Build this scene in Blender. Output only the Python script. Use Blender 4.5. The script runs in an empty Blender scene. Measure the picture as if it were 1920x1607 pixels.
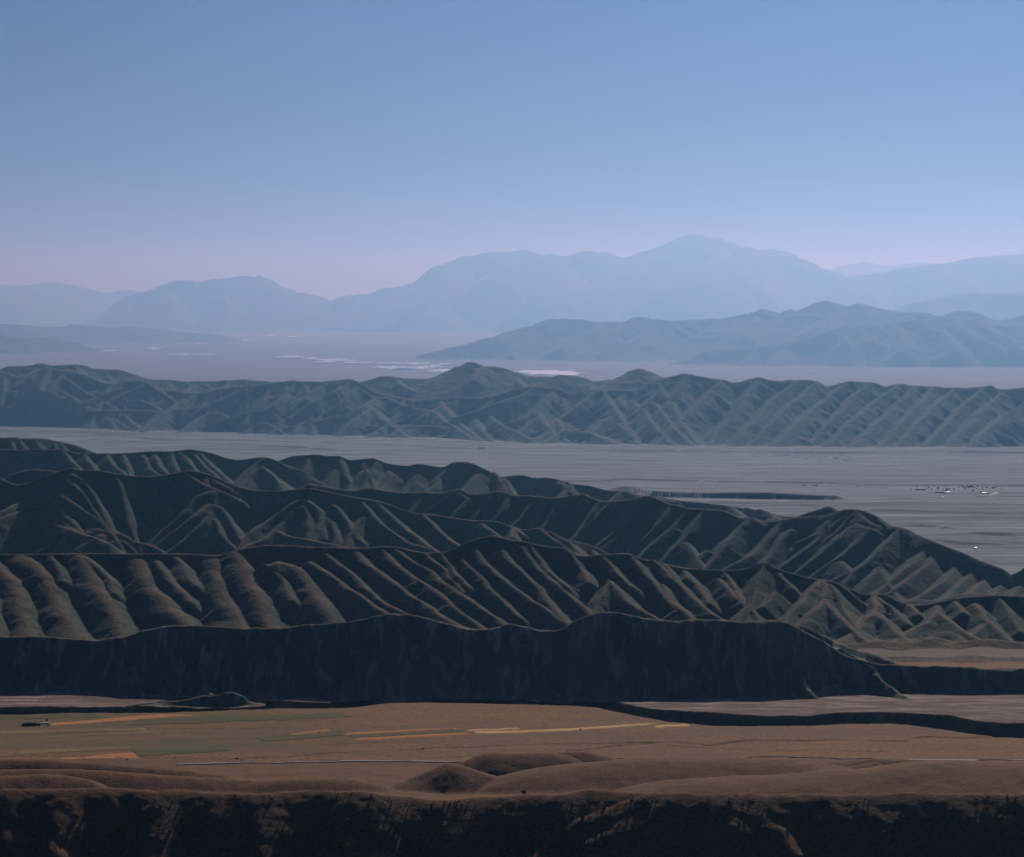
import bpy, bmesh, math, random
import numpy as np
from mathutils import Vector

random.seed(7)
RNG = np.random.default_rng(11)
scene = bpy.context.scene

# ------------------------------------------------------------------ camera
CAM_H = 600.0                      # metres above the valley floor
HFOV = math.radians(22.0)
F_PX = 960.0 / math.tan(HFOV / 2)  # focal length in photograph pixels (1920 wide)
HORIZON = 570.0                    # row of the true horizon in the photograph
PITCH = math.atan((803.5 - HORIZON) / F_PX)
cam_data = bpy.data.cameras.new("camera")
cam_data.sensor_fit = 'HORIZONTAL'
cam_data.sensor_width = 36.0
cam_data.lens = 18.0 / math.tan(HFOV / 2)
cam_data.clip_start = 1.0
cam_data.clip_end = 1500000.0
cam = bpy.data.objects.new("camera", cam_data)
scene.collection.objects.link(cam)
cam.location = (0, 0, CAM_H)
cam.rotation_euler = (math.pi / 2 - PITCH, 0, 0)
scene.camera = cam

# ------------------------------------------------------------------ sky, sun, exposure
SUN_EL = math.radians(28.0)
SUN_AZ = math.radians(13.0)        # almost straight ahead: the ridges are backlit
world = bpy.data.worlds.new("World")
scene.world = world
world.use_nodes = True
wn = world.node_tree.nodes
wl = world.node_tree.links
wn.clear()
w_out = wn.new("ShaderNodeOutputWorld")
w_bg = wn.new("ShaderNodeBackground")
w_sky = wn.new("ShaderNodeTexSky")
w_sky.sky_type = 'NISHITA'
w_sky.sun_disc = False
w_sky.sun_elevation = SUN_EL
w_sky.sun_rotation = SUN_AZ        # clockwise from +Y
w_sky.altitude = 1800.0
w_sky.air_density = 1.0
w_sky.dust_density = 0.1
w_sky.ozone_density = 4.0
w_bg.inputs["Strength"].default_value = 0.05
w_tint = wn.new("ShaderNodeMix")          # cool slide-film white balance of the whole sky
w_tint.data_type = 'RGBA'
w_tint.blend_type = 'MULTIPLY'
w_tint.inputs[0].default_value = 1.0
w_tint.inputs[7].default_value = (0.48, 0.49, 0.84, 1)
wl.new(w_sky.outputs[0], w_tint.inputs[6])
wl.new(w_tint.outputs[2], w_bg.inputs["Color"])
wl.new(w_bg.outputs[0], w_out.inputs["Surface"])

sun_data = bpy.data.lights.new("sun", 'SUN')
sun_data.energy = 5.0
sun_data.angle = math.radians(0.53)
sun_data.color = (1.0, 0.90, 0.86)
sun = bpy.data.objects.new("sun", sun_data)
scene.collection.objects.link(sun)
sun_dir = Vector((math.sin(SUN_AZ) * math.cos(SUN_EL), math.cos(SUN_AZ) * math.cos(SUN_EL), math.sin(SUN_EL)))
sun.rotation_euler = (-sun_dir).to_track_quat('-Z', 'Y').to_euler()
sun.location = (0, 0, 3000)

vs = scene.view_settings
vs.view_transform = 'Standard'
vs.look = 'None'
vs.exposure = -0.77
vs.gamma = 1.0
scene.cycles.use_denoising = True
scene.cycles.volume_bounces = 0
scene.cycles.max_bounces = 4
scene.cycles.diffuse_bounces = 2

# ------------------------------------------------------------------ helpers
CP, SP = math.cos(PITCH), math.sin(PITCH)


def at_depth(px, py, D):
    """photograph pixel + distance along the view (m) -> world x, y, z"""
    u = (px - 960.0) / F_PX
    v = (803.5 - py) / F_PX
    dy = CP + v * SP
    dz = -SP + v * CP
    k = D / dy
    return (u * k, D, CAM_H + dz * k)


def on_ground(px, py, z=0.0):
    """photograph pixel -> point on the level z"""
    u = (px - 960.0) / F_PX
    v = (803.5 - py) / F_PX
    dy = CP + v * SP
    dz = -SP + v * CP
    k = (z - CAM_H) / dz
    return (u * k, dy * k, z)


K_D = [0, 4440, 4530, 5000, 5080, 6900, 7000, 7950, 10400, 16200, 23000, 1e6]
K_V = [0.36, 0.36, 0.40, 0.40, 0.47, 0.47, 0.55, 0.55, 0.90, 0.90, 1.3, 1.3]


def to_world(v):
    """Survey units -> metres. The valley steps down away from the viewer: the near valley lies 216 m
    below the camera, each ridge stands a step lower, the middle plain falls away to 540 m below and the far basin to 780 m below."""
    v = np.asarray(v, dtype=float)
    k = np.interp(v[..., 1], K_D, K_V)
    return np.stack([v[..., 0] * k, v[..., 1] * k, CAM_H + (v[..., 2] - CAM_H) * k], -1)


def px2u(px):
    return (np.asarray(px, dtype=float) - 960.0) / F_PX


_perm = RNG.permutation(4096)


def noise2(x, y, seed=0):
    """value-gradient noise in [-1, 1]"""
    x = np.asarray(x, dtype=float) + seed * 17.31
    y = np.asarray(y, dtype=float) + seed * 9.77
    xi = np.floor(x).astype(np.int64)
    yi = np.floor(y).astype(np.int64)
    xf = x - xi
    yf = y - yi
    u = xf * xf * xf * (xf * (xf * 6 - 15) + 10)
    v = yf * yf * yf * (yf * (yf * 6 - 15) + 10)

    def g(ix, iy, fx, fy):
        h = _perm[(_perm[(ix + seed * 131) & 4095] + iy) & 4095]
        a = h * (2 * math.pi / 4096.0)
        return np.cos(a) * fx + np.sin(a) * fy
    n00 = g(xi, yi, xf, yf)
    n10 = g(xi + 1, yi, xf - 1, yf)
    n01 = g(xi, yi + 1, xf, yf - 1)
    n11 = g(xi + 1, yi + 1, xf - 1, yf - 1)
    return ((n00 * (1 - u) + n10 * u) * (1 - v) + (n01 * (1 - u) + n11 * u) * v) * 1.4


def fbm(x, y, octaves=4, seed=0, gain=0.5):
    r = 0
    a = 1.0
    for i in range(octaves):
        r = r + a * noise2(x, y, seed + i * 3)
        x = x * 2.03
        y = y * 2.03
        a *= gain
    return r


def noise1(t, seed):
    return noise2(t, np.zeros_like(t) + 0.37, seed)


def smooth01(x):
    x = np.clip(x, 0, 1)
    return x * x * (3 - 2 * x)


def make_mesh(name, verts, faces):
    """verts (n,3), faces (m,4) numpy -> mesh"""
    me = bpy.data.meshes.new(name)
    nv, nf = len(verts), len(faces)
    k = faces.shape[1]
    me.vertices.add(nv)
    me.vertices.foreach_set("co", np.ascontiguousarray(verts, dtype=np.float32).ravel())
    me.loops.add(nf * k)
    me.loops.foreach_set("vertex_index", np.ascontiguousarray(faces, dtype=np.int32).ravel())
    me.polygons.add(nf)
    me.polygons.foreach_set("loop_start", np.arange(0, nf * k, k, dtype=np.int32))
    me.polygons.foreach_set("loop_total", np.full(nf, k, dtype=np.int32))
    me.polygons.foreach_set("use_smooth", np.ones(nf, dtype=bool))
    me.update()
    me.validate()
    return me


def link(name, me, mat, parent=None, kind=None, label=None, cat=None, group=None):
    o = bpy.data.objects.new(name, me)
    scene.collection.objects.link(o)
    if mat is not None and me is not None and not me.materials:
        me.materials.append(mat)
    if parent is not None:
        o.parent = parent
    if kind:
        o["kind"] = kind
    if label:
        o["label"] = label
    if cat:
        o["category"] = cat
    if group:
        o["group"] = group
    return o


def grid_object(name, X, Y, Z, mat, keep=None, attrs=None, **kw):
    """X, Y, Z of shape (rows, cols); keep: boolean mask of vertices worth a face"""
    nr, nc = Z.shape
    idx = np.arange(nr * nc).reshape(nr, nc)
    f = np.stack([idx[:-1, :-1], idx[:-1, 1:], idx[1:, 1:], idx[1:, :-1]], -1).reshape(-1, 4)
    verts = to_world(np.stack([X.ravel(), Y.ravel(), Z.ravel()], -1))
    if keep is not None:
        kq = (keep[:-1, :-1] | keep[:-1, 1:] | keep[1:, 1:] | keep[1:, :-1]).ravel()
        f = f[kq]
        used = np.unique(f)
        remap = np.zeros(nr * nc, dtype=np.int64)
        remap[used] = np.arange(len(used))
        f = remap[f]
        verts = verts[used]
    else:
        used = slice(None)
    me = make_mesh(name, verts, f)
    for an, av in (attrs or {}).items():
        a = me.attributes.new(an, 'FLOAT', 'POINT')
        a.data.foreach_set("value", np.ascontiguousarray(av.ravel()[used], dtype=np.float32))
    return link(name, me, mat, **kw)


def smooth_poly(pts, n=4):
    """Catmull-Rom subdivision of a list of 3D points"""
    p = np.array(pts, dtype=float)
    if len(p) < 3:
        return p
    q = np.vstack([2 * p[0] - p[1], p, 2 * p[-1] - p[-2]])
    out = []
    for i in range(1, len(q) - 2):
        a, b, c, d = q[i - 1], q[i], q[i + 1], q[i + 2]
        for t in np.arange(n) / n:
            out.append(0.5 * (2 * b + (c - a) * t + (2 * a - 5 * b + 4 * c - d) * t * t + (3 * b - a - 3 * c + d) * t ** 3))
    out.append(p[-1])
    return np.array(out)


def frame(ox, oy, s):
    def fn(text):
        res = []
        for line in text.replace("\n", ";").split(";"):
            line = line.strip()
            if line:
                res.append([(ox + float(a.split(",")[0]) / s, oy + float(a.split(",")[1]) / s) for a in line.split()])
        return res
    return fn


FULL = frame(0, 0, 1)
P4 = frame(0, 800, 3)
P5 = frame(600, 850, 2.8235)
P6 = frame(1240, 850, 2.8235)
PA = frame(0, 850, 4)
PB = frame(440, 850, 4)
PC = frame(880, 880, 4)
PE = frame(1320, 900, 3.3103)
Q1 = frame(0, 560, 3)
Q2 = frame(640, 560, 3)
Q3 = frame(1280, 560, 3)
Q7 = frame(30, 660, 4.8)
Q8 = frame(400, 680, 4.8)
Q9 = frame(780, 660, 3.6923)
Q10 = frame(1280, 660, 3.0968)


class Field:
    """A stretch of relief as a height field over (bearing, distance) rows, built from ridge lines."""

    def __init__(self, D, px0=-170, px1=2090, step=1.9, warp=(8.0, 60.0), floor=-60.0, seed=1, octs=3):
        self.D = np.asarray(D, dtype=float)
        self.u = px2u(np.arange(px0, px1 + step, step))
        self.X = self.D[:, None] * self.u[None, :]
        self.Y = np.repeat(self.D[:, None], len(self.u), 1)
        a, s = warp
        self.WX = self.X + a * fbm(self.X / s, self.Y / s, octs, seed, 0.4)
        self.WY = self.Y + a * fbm(self.X / s, self.Y / s, octs, seed + 40, 0.4)
        self.Z = np.full(self.X.shape, float(floor))
        self.S = np.zeros(self.X.shape)
        self.R = np.zeros(self.X.shape)
        self.floor = floor
        self.n = 0

    def ridge(self, pts, slope=0.6, r=5.0, smooth=4, slope_near=None, concave=0.0):
        p = smooth_poly(pts, smooth)
        acc = 0.0
        self.n += 1
        sl_min = min(slope, slope_near or slope)
        for a, b in zip(p[:-1], p[1:]):
            L = math.hypot(b[0] - a[0], b[1] - a[1])
            if L < 1e-3:
                continue
            hmax = max(a[2], b[2])
            reach = (hmax - self.floor) / sl_min + r + 20
            if hmax <= self.floor:
                acc += L
                continue
            d0, d1 = min(a[1], b[1]) - reach, max(a[1], b[1]) + reach
            i0, i1 = np.searchsorted(self.D, [d0, d1])
            if i1 <= i0:
                acc += L
                continue
            dmin, dmax = max(d0, self.D[0]), min(d1, self.D[-1])
            x0, x1 = min(a[0], b[0]) - reach, max(a[0], b[0]) + reach
            u0 = min(x0 / dmin, x0 / dmax)
            u1 = max(x1 / dmin, x1 / dmax)
            j0, j1 = np.searchsorted(self.u, [u0, u1])
            if j1 <= j0:
                acc += L
                continue
            sl = (slice(i0, i1), slice(j0, j1))
            wx, wy = self.WX[sl], self.WY[sl]
            ex, ey = (b[0] - a[0]) / L, (b[1] - a[1]) / L
            tr = (wx - a[0]) * ex + (wy - a[1]) * ey
            t = np.clip(tr, 0, L)
            over = np.abs(tr - t) * abs(b[2] - a[2]) / L      # the crest keeps falling past a segment's end
            ddx = wx - a[0] - t * ex
            ddy = wy - a[1] - t * ey
            d = np.sqrt(ddx * ddx + ddy * ddy)
            s = slope
            if slope_near is not None:
                s = np.where(ddy < 0, slope_near, slope)
            h = a[2] + (b[2] - a[2]) * t / L - over - s * (np.sqrt(d * d + r * r) - r)
            if concave:
                h = h + concave * np.minimum(d, 110.0) ** 2
            z = self.Z[sl]
            m = h > z
            z[m] = h[m]
            self.S[sl][m] = (acc + t + self.n * 733.7)[m]
            self.R[sl][m] = d[m]
            acc += L

    def flutes(self, amp, wave, onset, seed=5, skew=0.6, start=6.0):
        """small rills running straight down the flanks"""
        s = self.S - skew * self.R
        f = np.abs(noise1(s / wave, seed)) + 0.5 * np.abs(noise1(s / (wave * 0.37), seed + 1))
        k = np.clip((self.R - start) / onset, 0, 1)
        self.Z -= amp * k * (0.75 - f)

    def rough(self, amp, scale, octaves=4, seed=9):
        self.Z += amp * fbm(self.X / scale, self.Y / scale, octaves, seed)

    def foot(self, k=6.0, drop=5.0, base=0.0):
        """blend into the valley floor with a gentle foot slope"""
        t = np.clip((self.Z - base) / k, -40, 40)
        self.Z = base + k * np.log1p(np.exp(t)) - drop

    def build(self, name, mat, cut=-4.0, **kw):
        return grid_object(name, self.X, self.Y, self.Z, mat, keep=self.Z > cut, **kw)

    def sample(self, x, y):
        i = np.clip(np.searchsorted(self.D, y) - 1, 0, len(self.D) - 2)
        u = x / y
        j = np.clip(np.searchsorted(self.u, u) - 1, 0, len(self.u) - 2)
        fi = np.clip((y - self.D[i]) / (self.D[i + 1] - self.D[i]), 0, 1)
        fj = np.clip((u - self.u[j]) / (self.u[j + 1] - self.u[j]), 0, 1)
        Z = self.Z
        return (Z[i, j] * (1 - fi) * (1 - fj) + Z[i + 1, j] * fi * (1 - fj) + Z[i, j + 1] * (1 - fi) * fj + Z[i + 1, j + 1] * fi * fj)


class Sheet:
    """mean slope of a range: crest row/distance and foot row/distance for every column of the photograph"""

    def __init__(self, crest, Dc, Db):
        c = sorted(crest)
        lo, hi = c[0], c[-1]
        ext = []
        if lo[0] < 60:                         # carry the range on past the frame
            ext += [(2 * lo[0] - x, y) for x, y in c if 20 < x - lo[0] < 330]
        if hi[0] > 1860:
            ext += [(2 * hi[0] - x, y) for x, y in c if 20 < hi[0] - x < 330]
        c = sorted(c + ext)
        self.crest = c
        self.cx = [p[0] for p in c]
        self.cy = [p[1] for p in c]
        self.Dc, self.Db = Dc, Db

    def yc(self, px):
        return float(np.interp(px, self.cx, self.cy))

    def dc(self, px):
        return float(np.interp(px, [p[0] for p in self.Dc], [p[1] for p in self.Dc]))

    def db(self, px):
        return float(np.interp(px, [p[0] for p in self.Db], [p[1] for p in self.Db]))

    def point(self, px, py):
        dc, db = self.dc(px), self.db(px)
        yc = self.yc(px)
        yb = HORIZON + CAM_H / db * F_PX
        f = (py - yc) / max(yb - yc, 8.0)
        f = max(f, 0.0)
        return at_depth(px, py, dc + (db - dc) * f)

    def crest3(self):
        return [at_depth(x, y, self.dc(x)) for x, y in self.crest]

    def spur(self, pts, extend=True):
        q = [self.point(x, y) for x, y in pts]
        if extend and q[-1][2] > 0:
            (x0, y0, z0), (x1, y1, z1) = q[-2], q[-1]
            dz = min(z1 - z0, -1.0)
            k = min(z1 / -dz, 3.0) * 1.1
            q.append((x1 + (x1 - x0) * k, y1 + (y1 - y0) * k, z1 + dz * k))
        return q


def side_spurs(field, line, spacing, length, drop, slope, r, skew=0.0, near=True, far=False, jitter=0.5, fac=1.0):
    """branch ridges on a ridge line: 'drop' is how far they fall over 'length' metres"""
    p = smooth_poly(line, 3)
    seg = np.hypot(np.diff(p[:, 0]), np.diff(p[:, 1]))
    cum = np.concatenate([[0], np.cumsum(seg)])
    s = spacing * random.random()
    while s < cum[-1]:
        c = np.array([np.interp(s, cum, p[:, i]) for i in range(3)])
        k = min(np.searchsorted(cum, s), len(p) - 1)
        tx, ty = p[k, 0] - p[k - 1, 0], p[k, 1] - p[k - 1, 1]
        tl = math.hypot(tx, ty) + 1e-6
        nx, ny = ty / tl, -tx / tl
        for side in ((1,) if near else ()) + ((-1,) if far else ()):
            ang = skew + random.uniform(-jitter, jitter)
            dx, dy = side * nx, side * ny
            if near and not far and dy > 0:
                dx, dy = -dx, -dy
            ca, sa = math.cos(ang), math.sin(ang)
            dx, dy = dx * ca - dy * sa, dx * sa + dy * ca
            L = length * random.uniform(0.6, 1.25)
            dr = drop * random.uniform(0.8, 1.2) * L / length
            bend = random.uniform(-0.25, 0.25)
            z0 = c[2] - random.uniform(0.02, 0.12) * drop
            q = [(c[0], c[1], z0),
                 (c[0] + dx * L * 0.5 - dy * L * 0.5 * bend, c[1] + dy * L * 0.5 + dx * L * 0.5 * bend, z0 - dr * 0.45),
                 (c[0] + dx * L, c[1] + dy * L, z0 - dr)]
            field.ridge(q, slope, r, 3)
        s += spacing * random.uniform(0.6, 1.4)


# ------------------------------------------------------------------ materials
def new_mat(name):
    m = bpy.data.materials.new(name)
    m.use_nodes = True
    nt = m.node_tree
    nt.nodes.clear()
    out = nt.nodes.new("ShaderNodeOutputMaterial")
    b = nt.nodes.new("ShaderNodeBsdfPrincipled")
    b.inputs["Roughness"].default_value = 0.95
    b.inputs["Specular IOR Level"].default_value = 0.1
    nt.links.new(b.outputs[0], out.inputs["Surface"])
    return m, nt, b


class NB:
    def __init__(self, nt):
        self.nt = nt
        self.g = nt.nodes.new("ShaderNodeNewGeometry")
        self.pos = self.g.outputs["Position"]

    def noise(self, size, detail=4.0, rough=0.55, stretch=(1, 1, 1), distort=0.0):
        mp = self.nt.nodes.new("ShaderNodeMapping")
        mp.inputs["Scale"].default_value = (stretch[0] / size, stretch[1] / size, stretch[2] / size)
        self.nt.links.new(self.pos, mp.inputs["Vector"])
        n = self.nt.nodes.new("ShaderNodeTexNoise")
        n.inputs["Scale"].default_value = 1.0
        n.inputs["Detail"].default_value = detail
        n.inputs["Roughness"].default_value = rough
        n.inputs["Distortion"].default_value = distort
        self.nt.links.new(mp.outputs[0], n.inputs["Vector"])
        return n.outputs["Fac"]

    def rampf(self, val, lo, hi, a=0.0, b=1.0):
        n = self.nt.nodes.new("ShaderNodeMapRange")
        n.interpolation_type = 'SMOOTHSTEP'
        n.inputs["From Min"].default_value = lo
        n.inputs["From Max"].default_value = hi
        n.inputs["To Min"].default_value = a
        n.inputs["To Max"].default_value = b
        self.nt.links.new(val, n.inputs["Value"])
        return n.outputs[0]

    def math(self, op, a, b=None):
        n = self.nt.nodes.new("ShaderNodeMath")
        n.operation = op
        for i, v in enumerate((a, b)):
            if v is None:
                continue
            if isinstance(v, (int, float)):
                n.inputs[i].default_value = v
            else:
                self.nt.links.new(v, n.inputs[i])
        return n.outputs[0]

    def mix(self, fac, a, b, mode='MIX'):
        n = self.nt.nodes.new("ShaderNodeMix")
        n.data_type = 'RGBA'
        n.blend_type = mode
        if isinstance(fac, (int, float)):
            n.inputs[0].default_value = fac
        else:
            self.nt.links.new(fac, n.inputs[0])
        for sock, v in ((n.inputs[6], a), (n.inputs[7], b)):
            if isinstance(v, tuple):
                sock.default_value = (*v, 1)
            else:
                self.nt.links.new(v, sock)
        return n.outputs[2]

    def normal_z(self):
        s = self.nt.nodes.new("ShaderNodeSeparateXYZ")
        self.nt.links.new(self.g.outputs["Normal"], s.inputs[0])
        return s.outputs[2]

    def attr(self, name):
        a = self.nt.nodes.new("ShaderNodeAttribute")
        a.attribute_name = name
        return a.outputs["Fac"]

    def bump(self, bsdf, height, dist, strength=1.0):
        n = self.nt.nodes.new("ShaderNodeBump")
        n.inputs["Distance"].default_value = dist
        n.inputs["Strength"].default_value = strength
        self.nt.links.new(height, n.inputs["Height"])
        self.nt.links.new(n.outputs[0], bsdf.inputs["Normal"])


def hill_material(name, tuft, patch, dry=(0.28, 0.17, 0.095), scrub=(0.020, 0.092, 0.066), bump=1.0, steep=(0.86, 0.965), streak=0.0):
    """dry grass on the crests and gentle ground, dark low scrub on the steep flanks, its tone painting in their shade"""
    m, nt, b = new_mat(name)
    n = NB(nt)
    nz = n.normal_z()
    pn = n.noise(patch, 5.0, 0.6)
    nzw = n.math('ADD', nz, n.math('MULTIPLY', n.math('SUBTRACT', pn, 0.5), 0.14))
    grass = n.rampf(nzw, steep[0], steep[1])  # steepness mask: flanks coloured dark as if shaded, crests bright as if lit
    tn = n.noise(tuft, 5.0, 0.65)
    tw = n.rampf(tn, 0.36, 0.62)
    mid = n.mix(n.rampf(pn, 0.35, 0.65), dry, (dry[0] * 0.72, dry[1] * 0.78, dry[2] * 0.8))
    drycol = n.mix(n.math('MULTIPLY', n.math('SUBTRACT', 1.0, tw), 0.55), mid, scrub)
    scrub_shade_col = n.mix(n.math('MULTIPLY', tw, 0.30), scrub, mid)
    col = n.mix(grass, scrub_shade_col, drycol)
    if streak:                                       # pale soil-toned streaks painted in for relief that the shaded face lacks
        sn = n.noise(7.0, 5.0, 0.6, (1.0, 0.25, 0.22), 0.4)
        col = n.mix(n.math('MULTIPLY', n.rampf(sn, 0.48, 0.66), streak), col, (0.40, 0.40, 0.31))
        sn2 = n.noise(26.0, 3.0, 0.5, (0.8, 0.5, 0.5))
        col = n.mix(n.math('MULTIPLY', n.rampf(sn2, 0.5, 0.7), streak * 0.6), col, (0.24, 0.26, 0.19))
    pv = n.rampf(n.noise(patch * 0.45, 5.0, 0.65), 0.3, 0.7)
    col = n.mix(n.math('MULTIPLY', pv, 0.35), col, tuple(v * 0.55 for v in scrub))
    nt.links.new(col, b.inputs["Base Color"])
    n.bump(b, tn, bump)
    return m


MAT_HILL1 = hill_material("shade_toned_scrub_near", 2.5, 45.0, bump=1.1, streak=0.75, scrub=(0.022, 0.12, 0.092))
MAT_HILL2 = hill_material("shade_toned_scrub_middle", 3.0, 55.0, bump=1.0)
MAT_HILL3 = hill_material("shade_toned_scrub_far", 4.5, 90.0, bump=1.3, dry=(0.19, 0.135, 0.09), steep=(0.885, 0.975))
MAT_HILL6 = hill_material("shade_toned_scrub_distant", 20.0, 360.0, bump=4.2, dry=(0.17, 0.13, 0.095), scrub=(0.014, 0.10, 0.078), steep=(0.90, 0.985))
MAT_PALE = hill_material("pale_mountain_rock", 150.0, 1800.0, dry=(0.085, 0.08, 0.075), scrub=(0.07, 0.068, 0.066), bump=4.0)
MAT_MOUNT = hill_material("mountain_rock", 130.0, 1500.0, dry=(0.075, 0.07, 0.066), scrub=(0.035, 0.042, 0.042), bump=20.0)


def flat(name, col, rough=0.9, var=0.0, size=6.0):
    m, nt, b = new_mat(name)
    b.inputs["Roughness"].default_value = rough
    if var:
        n = NB(nt)
        k = n.rampf(n.noise(size, 4.0, 0.6), 0.3, 0.7)
        nt.links.new(n.mix(k, tuple(c * (1 - var) for c in col), tuple(min(c * (1 + var), 0.95) for c in col)), b.inputs["Base Color"])
    else:
        b.inputs["Base Color"].default_value = (*col, 1)
    return m


# ------------------------------------------------------------------ valley floor near the camera
NEAR_EDGE = [(-260, 1341), (38, 1341), (90, 1338), (180, 1336), (285, 1336), (330, 1335), (450, 1331), (560, 1328), (640, 1328), (690, 1323), (740, 1317), (850, 1318),
             (950, 1320), (1060, 1323), (1120, 1327), (1150, 1333), (1190, 1342), (1260, 1353), (1330, 1360), (1400, 1362), (1470, 1361),
             (1560, 1359), (1640, 1356), (1700, 1358), (1760, 1366), (1820, 1375), (1880, 1382), (2180, 1390)]
FAR_EDGE = [(-260, 1326), (38, 1326), (140, 1326), (230, 1325), (285, 1318), (330, 1309), (430, 1306), (475, 1311), (540, 1315), (618, 1317), (650, 1307), (700, 1290), (1080, 1290),
            (1125, 1311), (1160, 1318), (1220, 1330), (1290, 1334), (1360, 1338), (1440, 1343), (1520, 1342), (1560, 1337), (1620, 1335), (1700, 1337),
            (1780, 1341), (1830, 1352), (1880, 1356), (2180, 1362)]
RILLS = [  # shallow washes cut into the near plain (photograph rows)
    FULL("1060,1407 1120,1402 1170,1397 1220,1393 1280,1393 1330,1397 1373,1392 1413,1387 1497,1388 1597,1388 1703,1389 1713,1382 1753,1381 1807,1384 1880,1382 2180,1384")[0],
    FULL("-200,1417 200,1420 420,1425 520,1420 640,1411 720,1408 800,1404 900,1401 930,1399 1000,1396 1100,1394 1230,1392")[0],
    FULL("280,1432 350,1432 420,1428 480,1430 560,1432 640,1433 700,1430 780,1427 830,1423 870,1421 900,1413")[0],
    FULL("300,1366 360,1366 430,1367 500,1366 600,1363")[0],
    FULL("560,1404 620,1397 680,1392 760,1390")[0],
    FULL("1250,1398 1340,1404 1450,1409 1560,1408 1660,1410")[0],
]


def line_D(poly, z=0.0):
    g = [on_ground(x, y, z) for x, y in poly]
    u = np.array([p[0] / p[1] for p in g])
    D = np.array([p[1] for p in g])
    return u, D


NE_u, NE_D = line_D(NEAR_EDGE)
FE_u, FE_D = line_D(FAR_EDGE, -4.0)


def z_near(x, y, fine=True):
    """height of the terraces, gorge and washes on the near valley floor"""
    u = x / y
    wob = 6.0 * noise2(x / 40.0, y / 300.0, 3) + 3.0 * noise2(x / 13.0, y / 60.0, 4)
    e0 = np.interp(u, NE_u, NE_D) + wob
    e1 = np.interp(u, FE_u, FE_D) + wob * 0.8
    e1 = np.maximum(e1, e0 + 30)
    top = 0.9 * fbm(x / 260.0, y / 260.0, 3, 21) + 0.25 * fbm(x / 40.0, y / 40.0, 2, 22)
    far = -4.0 + 0.7 * fbm(x / 120.0, y / 120.0, 3, 23) + 0.8 * np.abs(noise2(x / 30.0, y / 60.0, 24))
    z = top.copy()
    if fine:
        for poly, dep in zip(RILLS, (2.6, 1.7, 1.5, 1.2, 1.2, 1.3)):
            ru, rD = line_D(poly)
            c = np.interp(u, ru, rD) + 7.0 * noise2(x / 50.0, y * 0 + dep, 31) + 3 * noise2(x / 17.0, y * 0 + dep, 32)
            inside = (u > ru[0]) & (u < ru[-1])
            w = 0.7 + 0.6 * noise2(x / 90.0, y * 0 + dep, 33)
            d = (y - c)
            cut = np.clip(1 - np.abs(d) / 6.5, 0, 1) ** 0.6
            z = z - inside * dep * np.clip(w, 0.15, 1.4) * cut
    gorge = -30.0 + 1.5 * noise2(x / 25.0, y / 25.0, 25)
    down = smooth01((y - e0) / 10.0)
    up = np.clip((y - (e1 - 16.0)) / 16.0 + 0.22 * noise2(x / 9.0, y / 50.0, 26), 0, 1)
    z = z * (1 - down) + gorge * down
    z = np.where(y > e0, z * (1 - up) + far * up, z)
    return z


def ground_material_near():
    m, nt, b = new_mat("dry_steppe")
    n = NB(nt)
    big = n.noise(90.0, 4.0, 0.55, (0.6, 1.5, 1))
    mid = n.noise(16.0, 6.0, 0.68, (0.35, 1.2, 1))
    fine = n.noise(3.0, 4.0, 0.7)
    c = n.mix(n.rampf(big, 0.3, 0.7), (0.30, 0.148, 0.050), (0.235, 0.135, 0.058))
    c = n.mix(n.math('MULTIPLY', n.rampf(mid, 0.40, 0.68), 0.5), c, (0.37, 0.20, 0.075))
    c = n.mix(n.math('MULTIPLY', n.rampf(fine, 0.36, 0.60, 1.0, 0.0), 0.55), c, (0.075, 0.058, 0.036))
    green = n.math('MULTIPLY', n.attr("green"), n.rampf(mid, 0.28, 0.55))
    c = n.mix(green, c, (0.125, 0.112, 0.040))
    gravel = n.attr("gravel")
    gcol = n.mix(n.rampf(n.noise(11.0, 6.0, 0.65, (0.35, 1.2, 1)), 0.45, 0.62), (0.145, 0.108, 0.076), (0.36, 0.30, 0.24))
    c = n.mix(gravel, c, gcol)
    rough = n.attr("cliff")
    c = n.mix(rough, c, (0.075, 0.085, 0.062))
    nt.links.new(c, b.inputs["Base Color"])
    c = n.mix(n.math('MULTIPLY', n.rampf(n.noise(34.0, 6.0, 0.7, (0.3, 1.3, 1)), 0.46, 0.6), 0.45), c, (0.15, 0.105, 0.062))
    nt.links.new(c, b.inputs["Base Color"])
    n.bump(b, n.noise(4.5, 6.0, 0.7), 0.7)
    return m


rowsN = np.concatenate([np.arange(3260, 3420, 4.0), np.arange(3420, 4090, 3.4), np.arange(4090, 4330, 10.0)])
uN = px2u(np.arange(-190, 2112, 3.0))
XN = rowsN[:, None] * uN[None, :]
YN = np.repeat(rowsN[:, None], len(uN), 1)
ZN = z_near(XN, YN)
_ux = XN / YN
pxN = _ux * F_PX + 960
e0N = np.interp(_ux, NE_u, NE_D)
e1N = np.interp(_ux, FE_u, FE_D)
green = smooth01((820 - pxN) / 380.0) * smooth01((YN - 3480) / 90.0) * (0.6 + 0.4 * smooth01(0.5 + 1.6 * fbm(XN / 110.0, YN / 80.0, 3, 51)))
green *= np.clip(0.75 + 0.9 * fbm(XN / 260.0, YN / 45.0, 3, 52) + 0.15, 0, 1)
gravelN = smooth01((YN - e1N + 4) / 12.0)
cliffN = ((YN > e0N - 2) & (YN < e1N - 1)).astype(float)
grid_object("valley_floor", XN, YN, ZN, ground_material_near(), attrs={"green": green, "gravel": gravelN, "cliff": cliffN}, kind="structure")

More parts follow.
